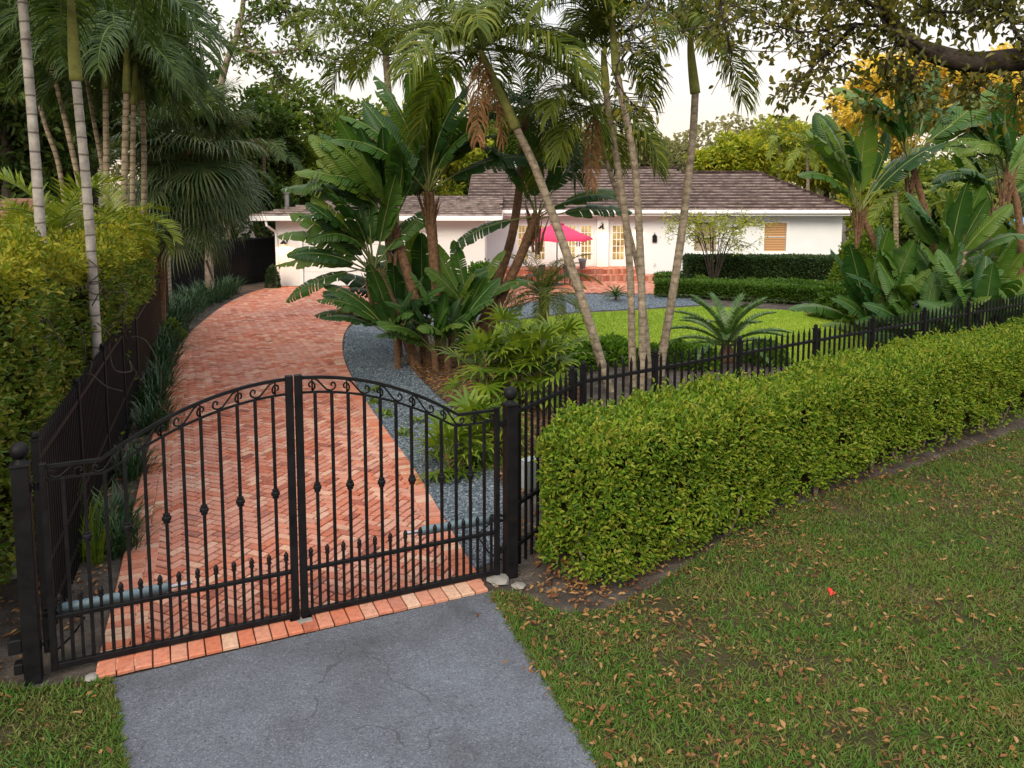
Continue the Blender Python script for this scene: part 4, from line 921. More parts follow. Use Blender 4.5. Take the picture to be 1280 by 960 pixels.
for key, (e, dr, tr, W) in {'up': (1.46, .3, .3, .58), 'up2': (1.32, .55, .5, .60), 'mid': (1.1, .8, .6, .60), 'mid2': (.9, 1.1, .8, .56), 'low': (.65, 1.0, .7, .56), 'flat': (.3, .65, .8, .54), 'bow': (1.1, 2.1, 1.0, .54), 'droop': (-.1, .9, 1.0, .52)}.items():
    PAD[key] = [paddle_mesh(1.75, W, .7, e, dr, tr), paddle_mesh(1.95, W * 1.08, .55, e * .95, dr * 1.1, tr + .1), paddle_mesh(1.6, W * .95, .85, e * 1.03, dr, tr + .2)]
def paradise(label, pix, D, r, lv, sc_=1.0, group=None, dD=0.0):
    """lv: list of (kind, azimuth in degrees; 0 points right in the picture, 90 away)"""
    pts = [P(u, v, D + dD * i) for i, (u, v) in enumerate(pix)]; root = thing('bird_of_paradise', label, 'bird of paradise', (pts[0].x, pts[0].y, 0), 0, group)
    o = Vector((pts[0].x, pts[0].y, 0)); pts = [p - o for p in pts]; pts[0].z = min(pts[0].z, -.05)
    trunk_part(root, pts, (r, r * .9), 'fibre', .12)
    if (pts[-1] - pts[0]).length > 1.2:
        top = pts[-1]; mb = MB()
        for k in range(9):
            a = random.uniform(0, 6.28); b0_ = top + Vector((math.cos(a) * r * .7, math.sin(a) * r * .7, -.5 - random.uniform(0, .5)))
            mb.tube([b0_, b0_ + Vector((math.cos(a) * .06, math.sin(a) * .06, .4)), b0_ + Vector((math.cos(a) * .2, math.sin(a) * .2, .75 + random.uniform(0, .2)))], [.04, .03, .006], 5)
        mb.build('leaf_sheath', M['fibre'], root)
    for i, (k, az) in enumerate(lv):
        s = sc_ * random.uniform(.88, 1.12)
        if k == 'up':                                          # upright blades fan out in one plane, as the species grows
            m_ = Matrix.Rotation(R(random.uniform(-32, 32)), 3, 'Y') @ Matrix.Rotation(R(random.choice((90, -90)) + random.uniform(-40, 40)), 3, 'Z'); e_ = m_.to_euler()
        else: e_ = (random.uniform(.05, .75) * (1 if math.cos(R(az)) > 0 else -1), 0, R(az + random.uniform(-14, 14)))
        link('leaf', PAD[k][i % 3], root, pts[-1] + Vector((0, 0, -.12 + .012 * i)), e_, (s, s, s))
    return root
# ---- fan palm leaf
def fan_mesh(mat, Rr=1.1, pet=.9, elev=.4, droop=.9, nseg=40, hang=1.4, spread=2.5, lw=.045, tips=True):
    t, p, d, up = arc(pet, elev, droop * .4, 10); V, Fq = ribbon_tube(p, up, .016, .012); V = [V]; Fs = [Fq]; mi = [1] * len(Fq); o = len(V[0])
    h, dd, uu = p[-1], d[-1], up[-1]; y = np.array([0, 1., 0]); g = np.array([0, 0, -1.])
    for i in range(nseg):
        a = (i / (nseg - 1) - .5) * spread * 2; l = Rr * (.78 + .22 * math.cos(a * .6)) * random.uniform(.9, 1.08)
        d0 = nrm(dd * math.cos(a) + y * math.sin(a) + uu * .12 * abs(math.sin(a))); w0 = nrm(np.cross(uu, d0)); pts = [h]; dc = d0
        for q in range(4):
            dc = nrm(dc + g * hang * (0, .18, .5, .9)[q] * random.uniform(.7, 1.3)); pts.append(pts[-1] + dc * l * (.38, .27, .2, .15)[q])
        ww = np.array([.25, 1, .7, .35, .08]) * lw
        vs = [];
        for q in range(5): vs += [pts[q] - w0 * ww[q] * .5, pts[q] + w0 * ww[q] * .5]
        V.append(np.array(vs)); Fs.append(np.array([[q * 2, q * 2 + 1, q * 2 + 3, q * 2 + 2] for q in range(4)]) + o); mi += [0] * 4; o += 10
    return two_mat('fan_leaf', np.concatenate(V), np.concatenate(Fs), [M[mat], M['stalk']], mi)
# ---- broadleaf tree
def clump_points(n, c, rad, up=.35):
    q = rdir(n); q[:, 2] = q[:, 2] * .8 + up * rng.random(n); r_ = rng.random(n) ** .4
    return c + q * r_[:, None] * rad, q
def tree(label, base, z0, z1, rx, ry, mat, ncl=34, npc=190, leaf=.22, bark_='bark', tr=.18, cr=.27, name='tree', cat='tree', group=None, hollow=.35, limbs=9, sub=1.0, droop=0.0, cmat=None, vis_trunk=True):
    root = thing(name, label, cat, (base[0], base[1], 0), 0, group); cz, rz_ = (z0 + z1) / 2, (z1 - z0) / 2
    cs = []
    while len(cs) < ncl:
        q = rdir(1)[0] * (hollow + (1 - hollow) * random.random()); q = q * np.array([rx, ry, rz_]) * .86
        cs.append(q + np.array([0, 0, cz]))
    cs = np.array(cs)
    mb = MB(); top = Vector((random.uniform(-.1, .1) * rx, random.uniform(-.1, .1) * rx, cz))
    if z0 > .3 or vis_trunk:
        mb.tube(smooth_path([Vector((0, 0, -.2)), Vector((random.uniform(-.15, .15), 0, max(.5, z0 * .6))), top], 5), [tr * (1.1 - .6 * k / 10) for k in range(11)], 9); mb.build('trunk', M[bark_], root, True)
        mb = MB()
        for k in range(min(limbs, ncl)):
            c = Vector(cs[k]); s = Vector((0, 0, max(z0 * .75, .3))).lerp(top, random.uniform(.3, .95)); mid = s.lerp(c, .5) + Vector((0, 0, -.08 * rx))
            mb.tube(smooth_path([s, mid, c], 4), [tr * .42 * (1 - .75 * j / 8) for j in range(9)], 6)
        mb.build('limb', M[bark_], root, True)
    Ps, As = [], []
    for c in cs:
        rr = cr * (rx + rz_) / 2 * random.uniform(.6, 1.3); n = int(npc * random.uniform(.6, 1.3)); a, q = clump_points(n, c, np.array([rr, rr, rr * .75])); Ps.append(a); As.append(q)
    Ps = np.concatenate(Ps); As = np.concatenate(As); n = len(Ps)
    me = leaves('crown', Ps, As + rng.normal(0, .6, (n, 3)) + np.array([0, 0, -droop]), rng.normal(0, .5, (n, 3)) + np.array([0, 0, 1.]), rng.uniform(.6, 1.25, n) * leaf, rng.uniform(.35, .6, n) * leaf, M[mat])
    link('crown', me, root); return root
def bgtree(label, u, vt, vb, D, wpx, mat, **k):
    b_ = P(u, 300, D); z1, z0 = P(u, vt, D).z, max(.2, P(u, vb, D).z); rx = wpx * D / 2000
    return tree(label, (b_.x, b_.y), z0, z1, rx, rx * k.pop('deep', .8), mat, **k)
# ---- clipped hedges
def hedge(label, path, width, height, mat, n, leaf, z0=.12, core_in=.12, rough=.10, name='hedge', cat='hedge', stems=0, taper=0.0, upb=.35, depth=.07, hfun=None, extra=None, asp=.5, mat_top=None, ragged=0.0, shoots=0, over=0.0, rnd_=0.0):
    path = [Vector((p[0], p[1], 0)) for p in path]; path = resample(path, .12) if len(path) < 60 else path
    root = thing(name, label, cat, path[0]); o = path[0]; Pn = np.array([(p.x - o.x, p.y - o.y, 0) for p in path]); K = len(Pn)
    T = nrm(np.gradient(Pn, axis=0)); Nn = np.stack([-T[:, 1], T[:, 0], np.zeros(K)], -1)
    hh = np.array([height if hfun is None else hfun(i / (K - 1)) for i in range(K)])
    mb = MB(); c = core_in; vs = []; step = max(1, K // 60); ids = list(range(0, K, step)) + ([K - 1] if (K - 1) % step else [])
    for i in ids:
        j = 1 + .0 * i; e = T[i] * (c if i == 0 else (-c if i == K - 1 else 0))
        for s, z in ((-1, z0 + .1), (-1, hh[i] - c), (1, hh[i] - c), (1, z0 + .1)): vs.append(Pn[i] + e + Nn[i] * s * (width / 2 - c) + np.array([0, 0, z]) + rng.normal(0, .025, 3))
    m_ = len(ids); fs = [(i * 4 + q, i * 4 + (q + 1) % 4, i * 4 + 4 + (q + 1) % 4, i * 4 + 4 + q) for i in range(m_ - 1) for q in range(4)] + [(3, 2, 1, 0), tuple((m_ - 1) * 4 + q for q in range(4))]
    mb.add(vs, fs); mb.build('light_block_core', M['core'], root)  # solid dark core added inside the foliage to block light
    seg = np.linalg.norm(np.diff(Pn, axis=0), axis=1).sum(); Lh = seg; aS, aT, aE = seg * height, seg * width, width * height
    w = np.array([aS, aS, aT * 1.2, aE, aE]); kind = rng.choice(5, n, p=w / w.sum()); f = rng.random(n) * (K - 1); i0 = f.astype(int).clip(0, K - 2); fr = (f - i0)[:, None]
    i0 = np.where(kind == 3, 0, np.where(kind == 4, K - 2, i0)); fr = np.where((kind == 3)[:, None], 0, np.where((kind == 4)[:, None], 1, fr))
    b_ = Pn[i0] * (1 - fr) + Pn[i0 + 1] * fr; nn = Nn[i0]; tt = T[i0]; h_ = hh[i0]
    lat = np.where(kind == 0, -1.0, np.where(kind == 1, 1.0, rng.uniform(-1, 1, n))); zz = np.where(kind == 2, 1.0, rng.random(n) ** .9)
    fpos = f / (K - 1); fpos = np.where(kind == 3, 0, np.where(kind == 4, 1, fpos))
    pos = b_ + nn * (lat * width / 2)[:, None] + np.array([0, 0, 1.]) * (z0 + (h_ - z0) * zz)[:, None]
    outn = np.where((kind <= 1)[:, None], nn * lat[:, None], np.where((kind == 2)[:, None], np.array([[0, 0, 1.]]), tt * np.where(kind == 3, -1, 1)[:, None]))
    pos = pos + outn * (rough * wob(pos, 2.2)[:, None] + rough * .7 * wob(pos, 6.1, 3)[:, None] - np.abs(rng.normal(0, depth, n))[:, None] + .02)
    if rnd_:
        t_ = np.clip((zz - .78) / .22, 0, 1) ** 2 * (kind != 2); pos = pos - outn * (rnd_ * t_)[:, None]
        t_ = np.clip((np.abs(lat) - .62) / .38, 0, 1) ** 2 * (kind == 2); pos[:, 2] -= rnd_ * .8 * t_
        t_ = np.abs(lat) ** 4 * (kind >= 3); pos = pos - outn * (rnd_ * 1.3 * t_)[:, None]
        t_ = np.clip(1 - fpos * Lh / .3, 0, 1) ** 2 * (kind <= 1); pos = pos - outn * (rnd_ * 1.1 * t_)[:, None]
        t_ = np.clip(1 - fpos * Lh / .35, 0, 1) ** 2 * (kind == 2); pos[:, 2] -= rnd_ * .9 * t_
        hol = wob(pos, 3.1, 5) + .5 * wob(pos, 8.0, 1); keep = (hol < .55) | (rng.random(n) < .35)
        b_, nn, tt, lat, zz, pos, outn, kind, fpos = b_[keep], nn[keep], tt[keep], lat[keep], zz[keep], pos[keep], outn[keep], kind[keep], fpos[keep]; n = len(pos)
    if over: pos = pos - nn * (over * np.clip((fpos - .38) / .25, 0, 1) * np.clip((pos[:, 2] - 1.55) / .7, 0, 1) * (lat < .3))[:, None]
    if ragged:
        lowz = z0 + ragged * (np.clip((fpos - .08) / .25, .1, 1.5) if ragged < .4 else 1) * np.clip(.5 + .7 * wob(b_ + 0 * pos, 3.7) + .4 * wob(b_, 9.0, 2), 0, 1.3); keep = (pos[:, 2] > lowz) | (rng.random(n) < .12)
        b_, nn, tt, lat, zz, pos, outn, kind, fpos = b_[keep], nn[keep], tt[keep], lat[keep], zz[keep], pos[keep], outn[keep], kind[keep], fpos[keep]; n = len(pos)
    edge = np.where(kind == 2, np.abs(lat) > .85, zz > .93); pos[:, 2] -= np.where(edge, rng.random(n) * .06, 0)
    A = outn * .8 + rng.normal(0, .55, (n, 3)) + np.array([0, 0, upb]); N_ = rng.normal(0, .5, (n, 3)) + np.array([0, 0, .7]) + outn * .5
    if shoots:
        ti = np.where((kind == 2) | (zz > .9))[0]; si = rng.choice(ti, shoots); nl = 9; hs = rng.uniform(.06, .17, shoots)
        sp_ = pos[si][:, None] + np.array([0, 0, 1.]) * (hs[:, None] * np.linspace(-.3, 1, nl)[None])[..., None] + rng.normal(0, .012, (shoots, nl, 3)); sp_ = sp_.reshape(-1, 3); k = len(sp_)
        pos = np.concatenate([pos, sp_]); A = np.concatenate([A, rng.normal(0, .6, (k, 3)) + np.array([0, 0, .75])]); N_ = np.concatenate([N_, rng.normal(0, .6, (k, 3)) + np.array([0, 0, .4])]); kind = np.concatenate([kind, np.full(k, 2)]); zz = np.concatenate([zz, np.ones(k)]); n = len(pos)
    tops = (kind == 2) | (zz > .86)
    if mat_top and tops.any():
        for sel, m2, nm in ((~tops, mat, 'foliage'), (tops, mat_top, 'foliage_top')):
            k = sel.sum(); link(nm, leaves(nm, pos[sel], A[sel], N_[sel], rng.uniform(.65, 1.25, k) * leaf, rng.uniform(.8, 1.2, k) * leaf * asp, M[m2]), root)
    else: link('foliage', leaves('foliage', pos, A, N_, rng.uniform(.65, 1.25, n) * leaf, rng.uniform(.8, 1.2, n) * leaf * asp, M[mat]), root)
    for s in range(stems):
        i = int((s + random.uniform(.2, .8)) / stems * (K - 1)); p0 = Vector(Pn[i] + Nn[i] * random.uniform(-.46, .2) * width); mb = MB()
        for q in range(random.randint(1, 3)):
            tp = p0 + Vector((random.uniform(-.22, .22), random.uniform(-.1, .3), z0 + random.uniform(.3, .55))); mb.tube([p0 + Vector((0, 0, -.05)), p0.lerp(tp, .5) + Vector((random.uniform(-.05, .05), 0, .02)), tp], [.022, .017, .010], 6)
        mb.build('stem', M['pale_bark'], root, True)
    return root
def bush(label, loc, r, hgt, mat, n, leaf, name='shrub', cat='shrub', group=None, asp=.5, lump=.18, core=True, z0=.05, stems=5):
    root = thing(name, label, cat, loc, 0, group); q = rdir(n); q[:, 2] = np.abs(q[:, 2]) * 1.02 - .15 * rng.random(n); pos = q * np.array([r, r, hgt - z0]) ; pos[:, 2] = np.maximum(pos[:, 2], 0) + z0
    pos = pos * (1 + lump * wob(pos, 3.0 / max(r, .3))[:, None] - np.abs(rng.normal(0, .10, n))[:, None]); pos[:, 2] = np.maximum(pos[:, 2], .02)
    link('foliage', leaves('foliage', pos, q + rng.normal(0, .6, (n, 3)) + np.array([0, 0, .3]), rng.normal(0, .5, (n, 3)) + np.array([0, 0, .8]) + q * .4, rng.uniform(.6, 1.25, n) * leaf, rng.uniform(.8, 1.2, n) * leaf * asp, M[mat]), root)
    mb = MB()
    for k in range(stems):
        a = random.uniform(0, 6.28); t_ = random.uniform(.4, .8); mb.tube([(0, 0, -.05), (math.cos(a) * r * .2, math.sin(a) * r * .2, hgt * .35), (math.cos(a) * r * t_, math.sin(a) * r * t_, hgt * .75)], [.03 * max(r, .5), .02 * max(r, .5), .008], 6)
    mb.build('stem', M['bark'], root, True); return root
def tuft_mesh(mat, n=130, L=.55, W=.018, spread=.16, arch=1.6, elev=1.3, name='blades'):
    Vs = []; Fs = []; o = 0
    for k in range(n):
        a = random.uniform(0, 6.28); e = elev + random.gauss(0, .25); l = L * random.uniform(.6, 1.15); rr = spread * random.random() ** .5; c = np.array([rr * math.cos(a + random.gauss(0, .8)), rr * math.sin(a + random.gauss(0, .8)), 0.]); w = np.array([-math.sin(a), math.cos(a), 0.]) * W
        th = e; pts = [c]
        for q in range(4): pts.append(pts[-1] + np.array([math.cos(th) * math.cos(a), math.cos(th) * math.sin(a), math.sin(th)]) * l / 4); th -= arch / 4 * random.uniform(.7, 1.3) * (q + 1) / 2.2
        for q, ww in enumerate((.7, 1, .9, .6, .08)): Vs += [pts[q] - w * ww * .5, pts[q] + w * ww * .5]
        Fs += [[o + q * 2, o + q * 2 + 1, o + q * 2 + 3, o + q * 2 + 2] for q in range(4)]; o += 10
    return np_mesh(name, Vs, Fs, M[mat])
# ================================================================ clipped hedges
hbase = [G(744, 738), G(860, 682), G(1000, 622), G(1130, 574), G(1280, 516), G(1420, 468)]
hd_dir = (hbase[-1] - hbase[0]).normalized(); hn = Vector((-hd_dir.y, hd_dir.x, 0)); HWd = 1.05
hpath = [p + hn * (HWd / 2 - .05) for p in hbase]; hpath = [p - hn * .14 for p in hpath]; hpath[0] = hpath[0] - hd_dir * .10
def hh_front(f): return 1.50 - .20 * f + .035 * math.sin(17 * f) + .03 * math.sin(41 * f + 1)
hedge('long clipped bright green hedge along the roadside picket fence', smooth_path(hpath, 8), HWd, 1.6, 'hedge', 130000, .060, z0=.06, core_in=.2, rough=.085, stems=34, hfun=hh_front, depth=.07, ragged=.39, shoots=2200, rnd_=.17)
lp = [(-4.75, 5.6), (-5.05, 7.2), (-5.75, 9.5), (-6.6, 12.0), (-7.6, 14.6)]
hedge('tall overgrown vine hedge with yellow green top behind the left fence', smooth_path([Vector((x - .52, y, 0)) for x, y in lp + [(-8.1, 15.8)]], 8), 1.7, 3.3, 'vine', 62000, .075, z0=.25, core_in=.38, rough=.22, stems=10, depth=.14, mat_top='vine_top_lit', over=.5, shoots=500, hfun=lambda f: 3.25 + .12 * math.sin(9 * f) + .08 * math.sin(23 * f + 1))
# bare vine stems hanging on the face of the tall hedge
hv = [P(*q) for q in ((70, 380, 8.8), (110, 350, 9.5), (128, 395, 10.2), (60, 440, 8.2), (95, 455, 9.2))]
vt = thing('vine', 'bare tangled grey vine stems on the face of the tall left hedge', 'vine', (hv[0].x, hv[0].y, 0)); o_ = vt.location.copy()
for q in range(9):
    a = random.choice(hv) - o_ + Vector((random.uniform(-.3, .5), random.uniform(-.3, .3), random.uniform(-.3, .5))); pts = [a]
    for k in range(7): pts.append(pts[-1] + Vector((random.uniform(-.12, .2), random.uniform(-.08, .12), random.uniform(-.28, .12))))
    mb = MB(); mb.tube(smooth_path(pts, 4), .008, 5); mb.build('stem', M['bark'], vt, True)
hp2 = [P(857, 340, 31.6), P(960, 340, 31.6), P(1075, 340, 31.2)]
hedge('dark clipped hedge under the house window', hp2, .8, Z_at(321.5, 31.3), 'boxleaf', 15000, .10, z0=.22, core_in=.1, rough=.035, stems=14)
hp3 = [G(822, 372) + Vector((0, .35, 0)), G(880, 374) + Vector((0, .3, 0)), G(950, 378) + Vector((0, .3, 0)), G(1020, 383) + Vector((0, .3, 0)), G(1100, 391) + Vector((0, .3, 0))]
hedge('low curved clipped hedge edging the front lawn', smooth_path(hp3, 6), .75, .60, 'lowhedge', 20000, .075, z0=.05, core_in=.08, rough=.03)
hp4 = [P(822, 352, 32.2), P(856, 352, 32.4), P(900, 352, 30.2), P(1000, 356, 29.8), P(1080, 360, 28.5)]
hedge('loose low green border between the two house hedges', smooth_path(hp4, 5), .6, .42, 'lowhedge', 7000, .10, z0=.02, core_in=.1, rough=.08)
# ================================================================ central palms
GC = 'ringed palms in the bed beside the fence'
palm('grey trunked palm leaning left over the bird of paradise', [(764, 494), (752, 455), (735, 398), (712, 328), (690, 266), (667, 205), (645, 160), (624, 115), (600, 62)], 15.3, .095, FS, 15, (0, 9), shaft=2, group=GC, dead=2, sc_=1.1)
palm('upright ringed palm, left of the close trio of trunks', [(791, 488), (790, 430), (788, 350), (783, 285), (775, 225), (764, 160), (757, 110), (754, 60)], 15.7, .078, FS, 9, (0, 7), shaft=1, group=GC)
palm('pale barked palm with a curved trunk, middle of the close trio', [(803, 490), (803, 410), (801, 330), (797, 250), (792, 195), (781, 140), (771, 92), (764, 15)], 15.2, .08, FS, 8, (0, 6), shaft=1, group=GC)
palm('thin palm with yellow green crownshaft and brown dead fronds behind the trio', [(812, 474), (808, 415), (800, 350), (786, 288), (770, 238), (757, 200), (750, 170), (742, 136)], 16.4, .058, FS, 9, (4, 12), shaft=2, group=GC, dead=1, sc_=.85)
palm('dark trunked palm leaning right with a green crownshaft, rightmost of the group', [(826, 458), (832, 420), (842, 360), (851, 300), (859, 235), (866, 170), (869, 116), (864, 70), (863, 40)], 16.6, .095, FS, 9, (0, 9), shaft=2, group=GC)
palm('brown palm behind the bird of paradise clump with dark drooping crown', [(584, 440), (605, 398), (628, 335), (641, 290), (650, 230), (655, 180), (657, 140)], 19.0, .12, FD, 13, (0, 12), bark_='fibre', group=GC)
palm('palm half hidden behind the bird of paradise, crown at its upper left', [(505, 430), (498, 330), (492, 230), (488, 150), (482, 70)], 20.5, .11, FS, 13, (0, 9), group=GC, sc_=1.0)
# ================================================================ left palms
GL_ = 'slim ringed palms on the left side of the drive'
palm('slim grey ringed palm at the far left, rising out of the hedge', [(62, 560), (56, 400), (52, 310), (46, 220), (38, 120), (28, 0), (20, -80)], 9.4, .065, FD, 9, (2, 9), bark_='ringed_bark', rings=.16, group=GL_, sc_=.9)
palm('slim ringed palm with long green crownshaft rising out of the tall hedge', [(126, 560), (120, 420), (113, 300), (107, 220), (100, 150), (95, 100), (91, 45), (88, -10)], 10.4, .068, FD, 9, (1, 8), shaft=2, bark_='ringed_bark', rings=.16, group=GL_, sc_=.9)
for lab, px, D, r in (('thin tan palm stem slanting behind the two grey palms', [(118, 420), (108, 300), (100, 235), (78, 135), (62, 75), (48, 20)], 16, .06),
                      ('thin tan palm stem slanting left, lowest of the left group', [(95, 420), (86, 300), (74, 210), (58, 160), (42, 105), (36, 70)], 17, .055),
                      ('thin tan palm stem leaning behind the green shafted palm', [(142, 420), (137, 320), (129, 220), (117, 150), (107, 90), (100, 40)], 16.5, .05),
                      ('straight pale palm stem, leftmost of the upright row by the fan palm', [(135, 420), (134, 320), (133, 200), (132, 110), (132, 45)], 15.5, .066),
                      ('straight ringed palm stem, second of the upright row by the fan palm', [(153, 430), (154, 320), (156, 200), (158, 115), (159, 50)], 15.2, .068),
                      ('thin palm stem leaning slightly right in the upright row by the fan palm', [(164, 430), (165, 320), (166, 200), (167, 130), (170, 75)], 15.6, .058),
                      ('thin dark ringed palm stem touching the fan palm', [(177, 440), (179, 320), (180, 200), (178, 125), (176, 75)], 17.0, .062)):
    palm(lab, px, D, r, FD, 10, (1, 11), bark_='tan_bark', rings=.12, group=GL_, shaft=1, sc_=.85)
palm('bright lime young palm behind the tall left hedge', [(70, 420), (74, 300)], 12.5, .09, FL, 11, (0, 8), name='palm_tree', sc_=.8)
palm('bright lime young palm between the tall hedge and the fan palm', [(148, 420), (150, 290)], 14.5, .09, FL, 8, (1, 8), sc_=.62)
# fan palm
FANS = [fan_mesh('fan', 1.3 * random.uniform(.9, 1.1), random.uniform(.8, 1.15), e, dr, 44, hg, lw=.04) for e, dr, hg in ((1.2, .6, .9), (.8, .9, 1.2), (.4, 1.0, 1.5), (0, .9, 1.8), (-.4, .8, 2.2), (-.8, .5, 2.6))]
pf = P(206, 426, 20.5); fp_ = thing('fan_palm', 'huge dark fan palm with drooping shaggy leaves beside the drive', 'fan palm', (pf.x, pf.y, 0))
pts = [P(u, v, 20.5) - fp_.location for u, v in ((198, 425), (198, 345), (206, 290), (222, 230), (238, 180))]; trunk_part(fp_, pts, (.2, .16), 'fibre', .2)
for cx_, cz_, n_ in ((4, 1.0, 34), (4, .35, 40), (3, .5, 26)):
    top = pts[cx_] if cx_ < len(pts) else pts[-1]
    for k in range(n_):
        q = min(5, int(6 * ((k + .5) / n_) ** .9)); s = random.uniform(.85, 1.15)
        link('fan_leaf', FANS[q], fp_, top + Vector((random.uniform(-.12, .2), random.uniform(-.1, .1), -.9 * k / n_ + .1)), (random.uniform(-.3, .3), 0, k * 2.4 + random.uniform(-.3, .3)), (s, s, s))
mb = MB(); a_, b2 = P(258, 325, 22), P(267, 351, 22); mb.tube([a_ - fp_.location, b2 - fp_.location], .035, 6); mb.build('dead_stalk', M['pale_bark'], fp_)
# ================================================================ birds of paradise, centre
GB = 'giant bird of paradise stems in the island bed'
paradise('tallest giant bird of paradise stem with an upright fan of leaves', [(552, 452), (549, 400), (543, 330), (536, 240)], 18.0, .13, [('up', 175), ('up', 20), ('up2', 170), ('up2', 5), ('mid', 185), ('mid', -15), ('mid2', 195), ('up', 100), ('mid2', 340), ('low', 170), ('low', -10), ('up2', 250), ('mid', 140), ('up', 150), ('up', 60), ('up', 300), ('up2', 190), ('up2', -10), ('mid', 20)], 1.1, GB)
paradise('giant bird of paradise stem left of the tallest, with yellowish leaf bases', [(535, 452), (520, 380), (503, 320), (490, 275)], 17.7, .12, [('up', 120), ('up', 60), ('mid', 180), ('mid2', 185), ('up2', 200), ('up2', 0), ('low', 175), ('bow', 195), ('mid', 260), ('up', 280), ('up', 180), ('up', 10), ('up2', 150), ('up2', 230), ('mid', 165), ('mid2', 172), ('up2', 178), ('mid', 200), ('mid', 170), ('up2', 100)], 0.95, GB)
paradise('leaning bird of paradise stem with long leaves reaching over the drive', [(522, 452), (500, 400), (480, 360), (468, 338)], 17.4, .12, [('mid', 185), ('mid2', 178), ('low', 190), ('flat', 182), ('low', 172), ('up', 200), ('up2', 150), ('up2', 210), ('up', 90), ('up', 110), ('up2', 170), ('bow', 215), ('mid', 240), ('up', 60), ('up2', 20), ('droop', 195), ('mid', 60), ('mid2', 215)], 0.9, GB)
paradise('bird of paradise stem leaning right across the white house', [(598, 442), (622, 382), (650, 322), (671, 268)], 18.4, .12, [('flat', 5), ('low', -8), ('mid', 10), ('up', 95), ('up2', 170), ('mid', 180), ('droop', 200), ('up', 40), ('low', 30)], 0.9, GB)
paradise('short bird of paradise stem on the right of the clump with broad leaves', [(575, 455), (580, 415), (586, 385)], 18.2, .10, [('up2', 20), ('mid2', 10), ('up', 80), ('up2', 175), ('low', 185), ('up', 130)], .72, GB)
paradise('low leafy bird of paradise shoot at the front of the clump', [(560, 462), (559, 440)], 17.0, .08, [('up', 170), ('up', 30), ('up2', 190), ('up2', 5), ('mid', 200), ('mid', 350), ('mid2', 250), ('low', 300)], .85, GB)
for u, v, D, s, lab in ((498, 452, 17.2, .8, 'low bird of paradise shoot leaning left over the gravel'), (565, 440, 19.0, .85, 'leafy bird of paradise shoot at the back of the clump'), (500, 446, 18.4, .8, 'bird of paradise shoot at the back left of the clump'), (545, 466, 16.9, .62, 'small bird of paradise shoot in the middle front of the clump'), (530, 440, 18.8, 1.05, 'broad leafed bird of paradise shoot behind the main stems')):
    paradise(lab, [(u, v), (u - 2, v - 28)], D, .08, [('up', 160), ('up', 20), ('up2', 185), ('up2', -5), ('mid', 175), ('mid2', 195), ('mid', 0), ('up2', 100), ('low', 200), ('mid2', 300)], s, GB)
# ================================================================ birds of paradise, right
GR = 'giant bird of paradise stems at the right of the lawn'
paradise('bird of paradise with brown leaning stem nearest the low hedge', [(1128, 420), (1112, 350), (1092, 300), (1074, 264)], 20, .085, [('up', 110), ('up', 40), ('up2', 175), ('mid', 180), ('mid2', 190), ('up2', 165), ('mid', 5), ('up2', 140), ('up', 150), ('up', 20), ('mid', 20)], 1.05, GR)
paradise('tall bird of paradise with slim brown stem right of the round shrub', [(1184, 425), (1174, 350), (1164, 290), (1150, 240), (1138, 200)], 20, .085, [('up', 100), ('mid', 178), ('mid', 5), ('up2', 180), ('bow', -5), ('mid', 165), ('bow', 10), ('up2', 30), ('mid2', 190), ('mid', 160), ('up', 80)], 1.05, GR)
paradise('short bird of paradise with one broad upright leaf behind the fence', [(1192, 425), (1189, 365), (1186, 335)], 19.3, .10, [('up', 160), ('up2', 175), ('mid', 5), ('up2', 15), ('mid2', 0), ('mid', 190), ('up', 60), ('up', 130), ('up2', 100), ('up2', 140), ('up', 150), ('up', 20), ('mid', 20)], 0.82, GR)
paradise('tall bird of paradise at the right edge with arching torn leaves', [(1266, 430), (1276, 340), (1272, 260), (1258, 215)], 19.5, .09, [('up', 150), ('up2', 175), ('mid', 185), ('bow', 180), ('up', 60), ('mid', 10), ('mid2', 200), ('bow', 190), ('low', 180), ('mid', 160), ('up2', 120)], 0.85, GR)
paradise('bird of paradise with dark fibrous trunk further back at the right', [(1244, 400), (1244, 330), (1242, 260)], 23, .12, [('bow', 180), ('bow', 170), ('mid', 190), ('bow', 10), ('up2', 160), ('up', 60), ('mid2', 200), ('up2', 20), ('up', 120)], 1.05, GR)
for i, (u, v, D, s, lab) in enumerate(((1100, 430, 18.5, .75, 'low bird of paradise shoot in front of the leaning brown stem'), (1150, 430, 18.0, .8, 'low bird of paradise shoot behind the fence, between the two leaning stems'), (1225, 430, 17.5, .95, 'low bird of paradise shoot with wide glossy leaves near the right fence posts'), (1275, 425, 17.8, .9, 'low bird of paradise shoot at the right edge behind the fence'), (1215, 400, 21.5, 1.1, 'bird of paradise shoot with broad leaves in front of the fibrous trunk'), (1160, 400, 22, 1.0, 'bird of paradise shoot behind the slim stem'), (1088, 400, 19.5, 1.0, 'bird of paradise shoot left of the leaning brown stem'), (1140, 400, 19.0, 1.05, 'upright bird of paradise shoot between the leaning and slim stems'), (1208, 400, 19.0, 1.1, 'upright bird of paradise shoot right of the short stem'), (1120, 400, 21.5, .8, 'bird of paradise shoot behind the leaning brown stem'), (1255, 400, 21, 1.1, 'bird of paradise shoot with tall leaves near the right edge'))):
    b_ = P(u, 300, D); vb = 232 + 4000 / D
    paradise(lab, [(u, vb + 3), (u, vb - 22)], D, .08, [('up2', 170), ('mid', 185), ('mid2', 0), ('low', 190), ('up', 10), ('up', 90), ('up', 200), ('mid', 250), ('up2', 20), ('mid', -10)], s, GR)
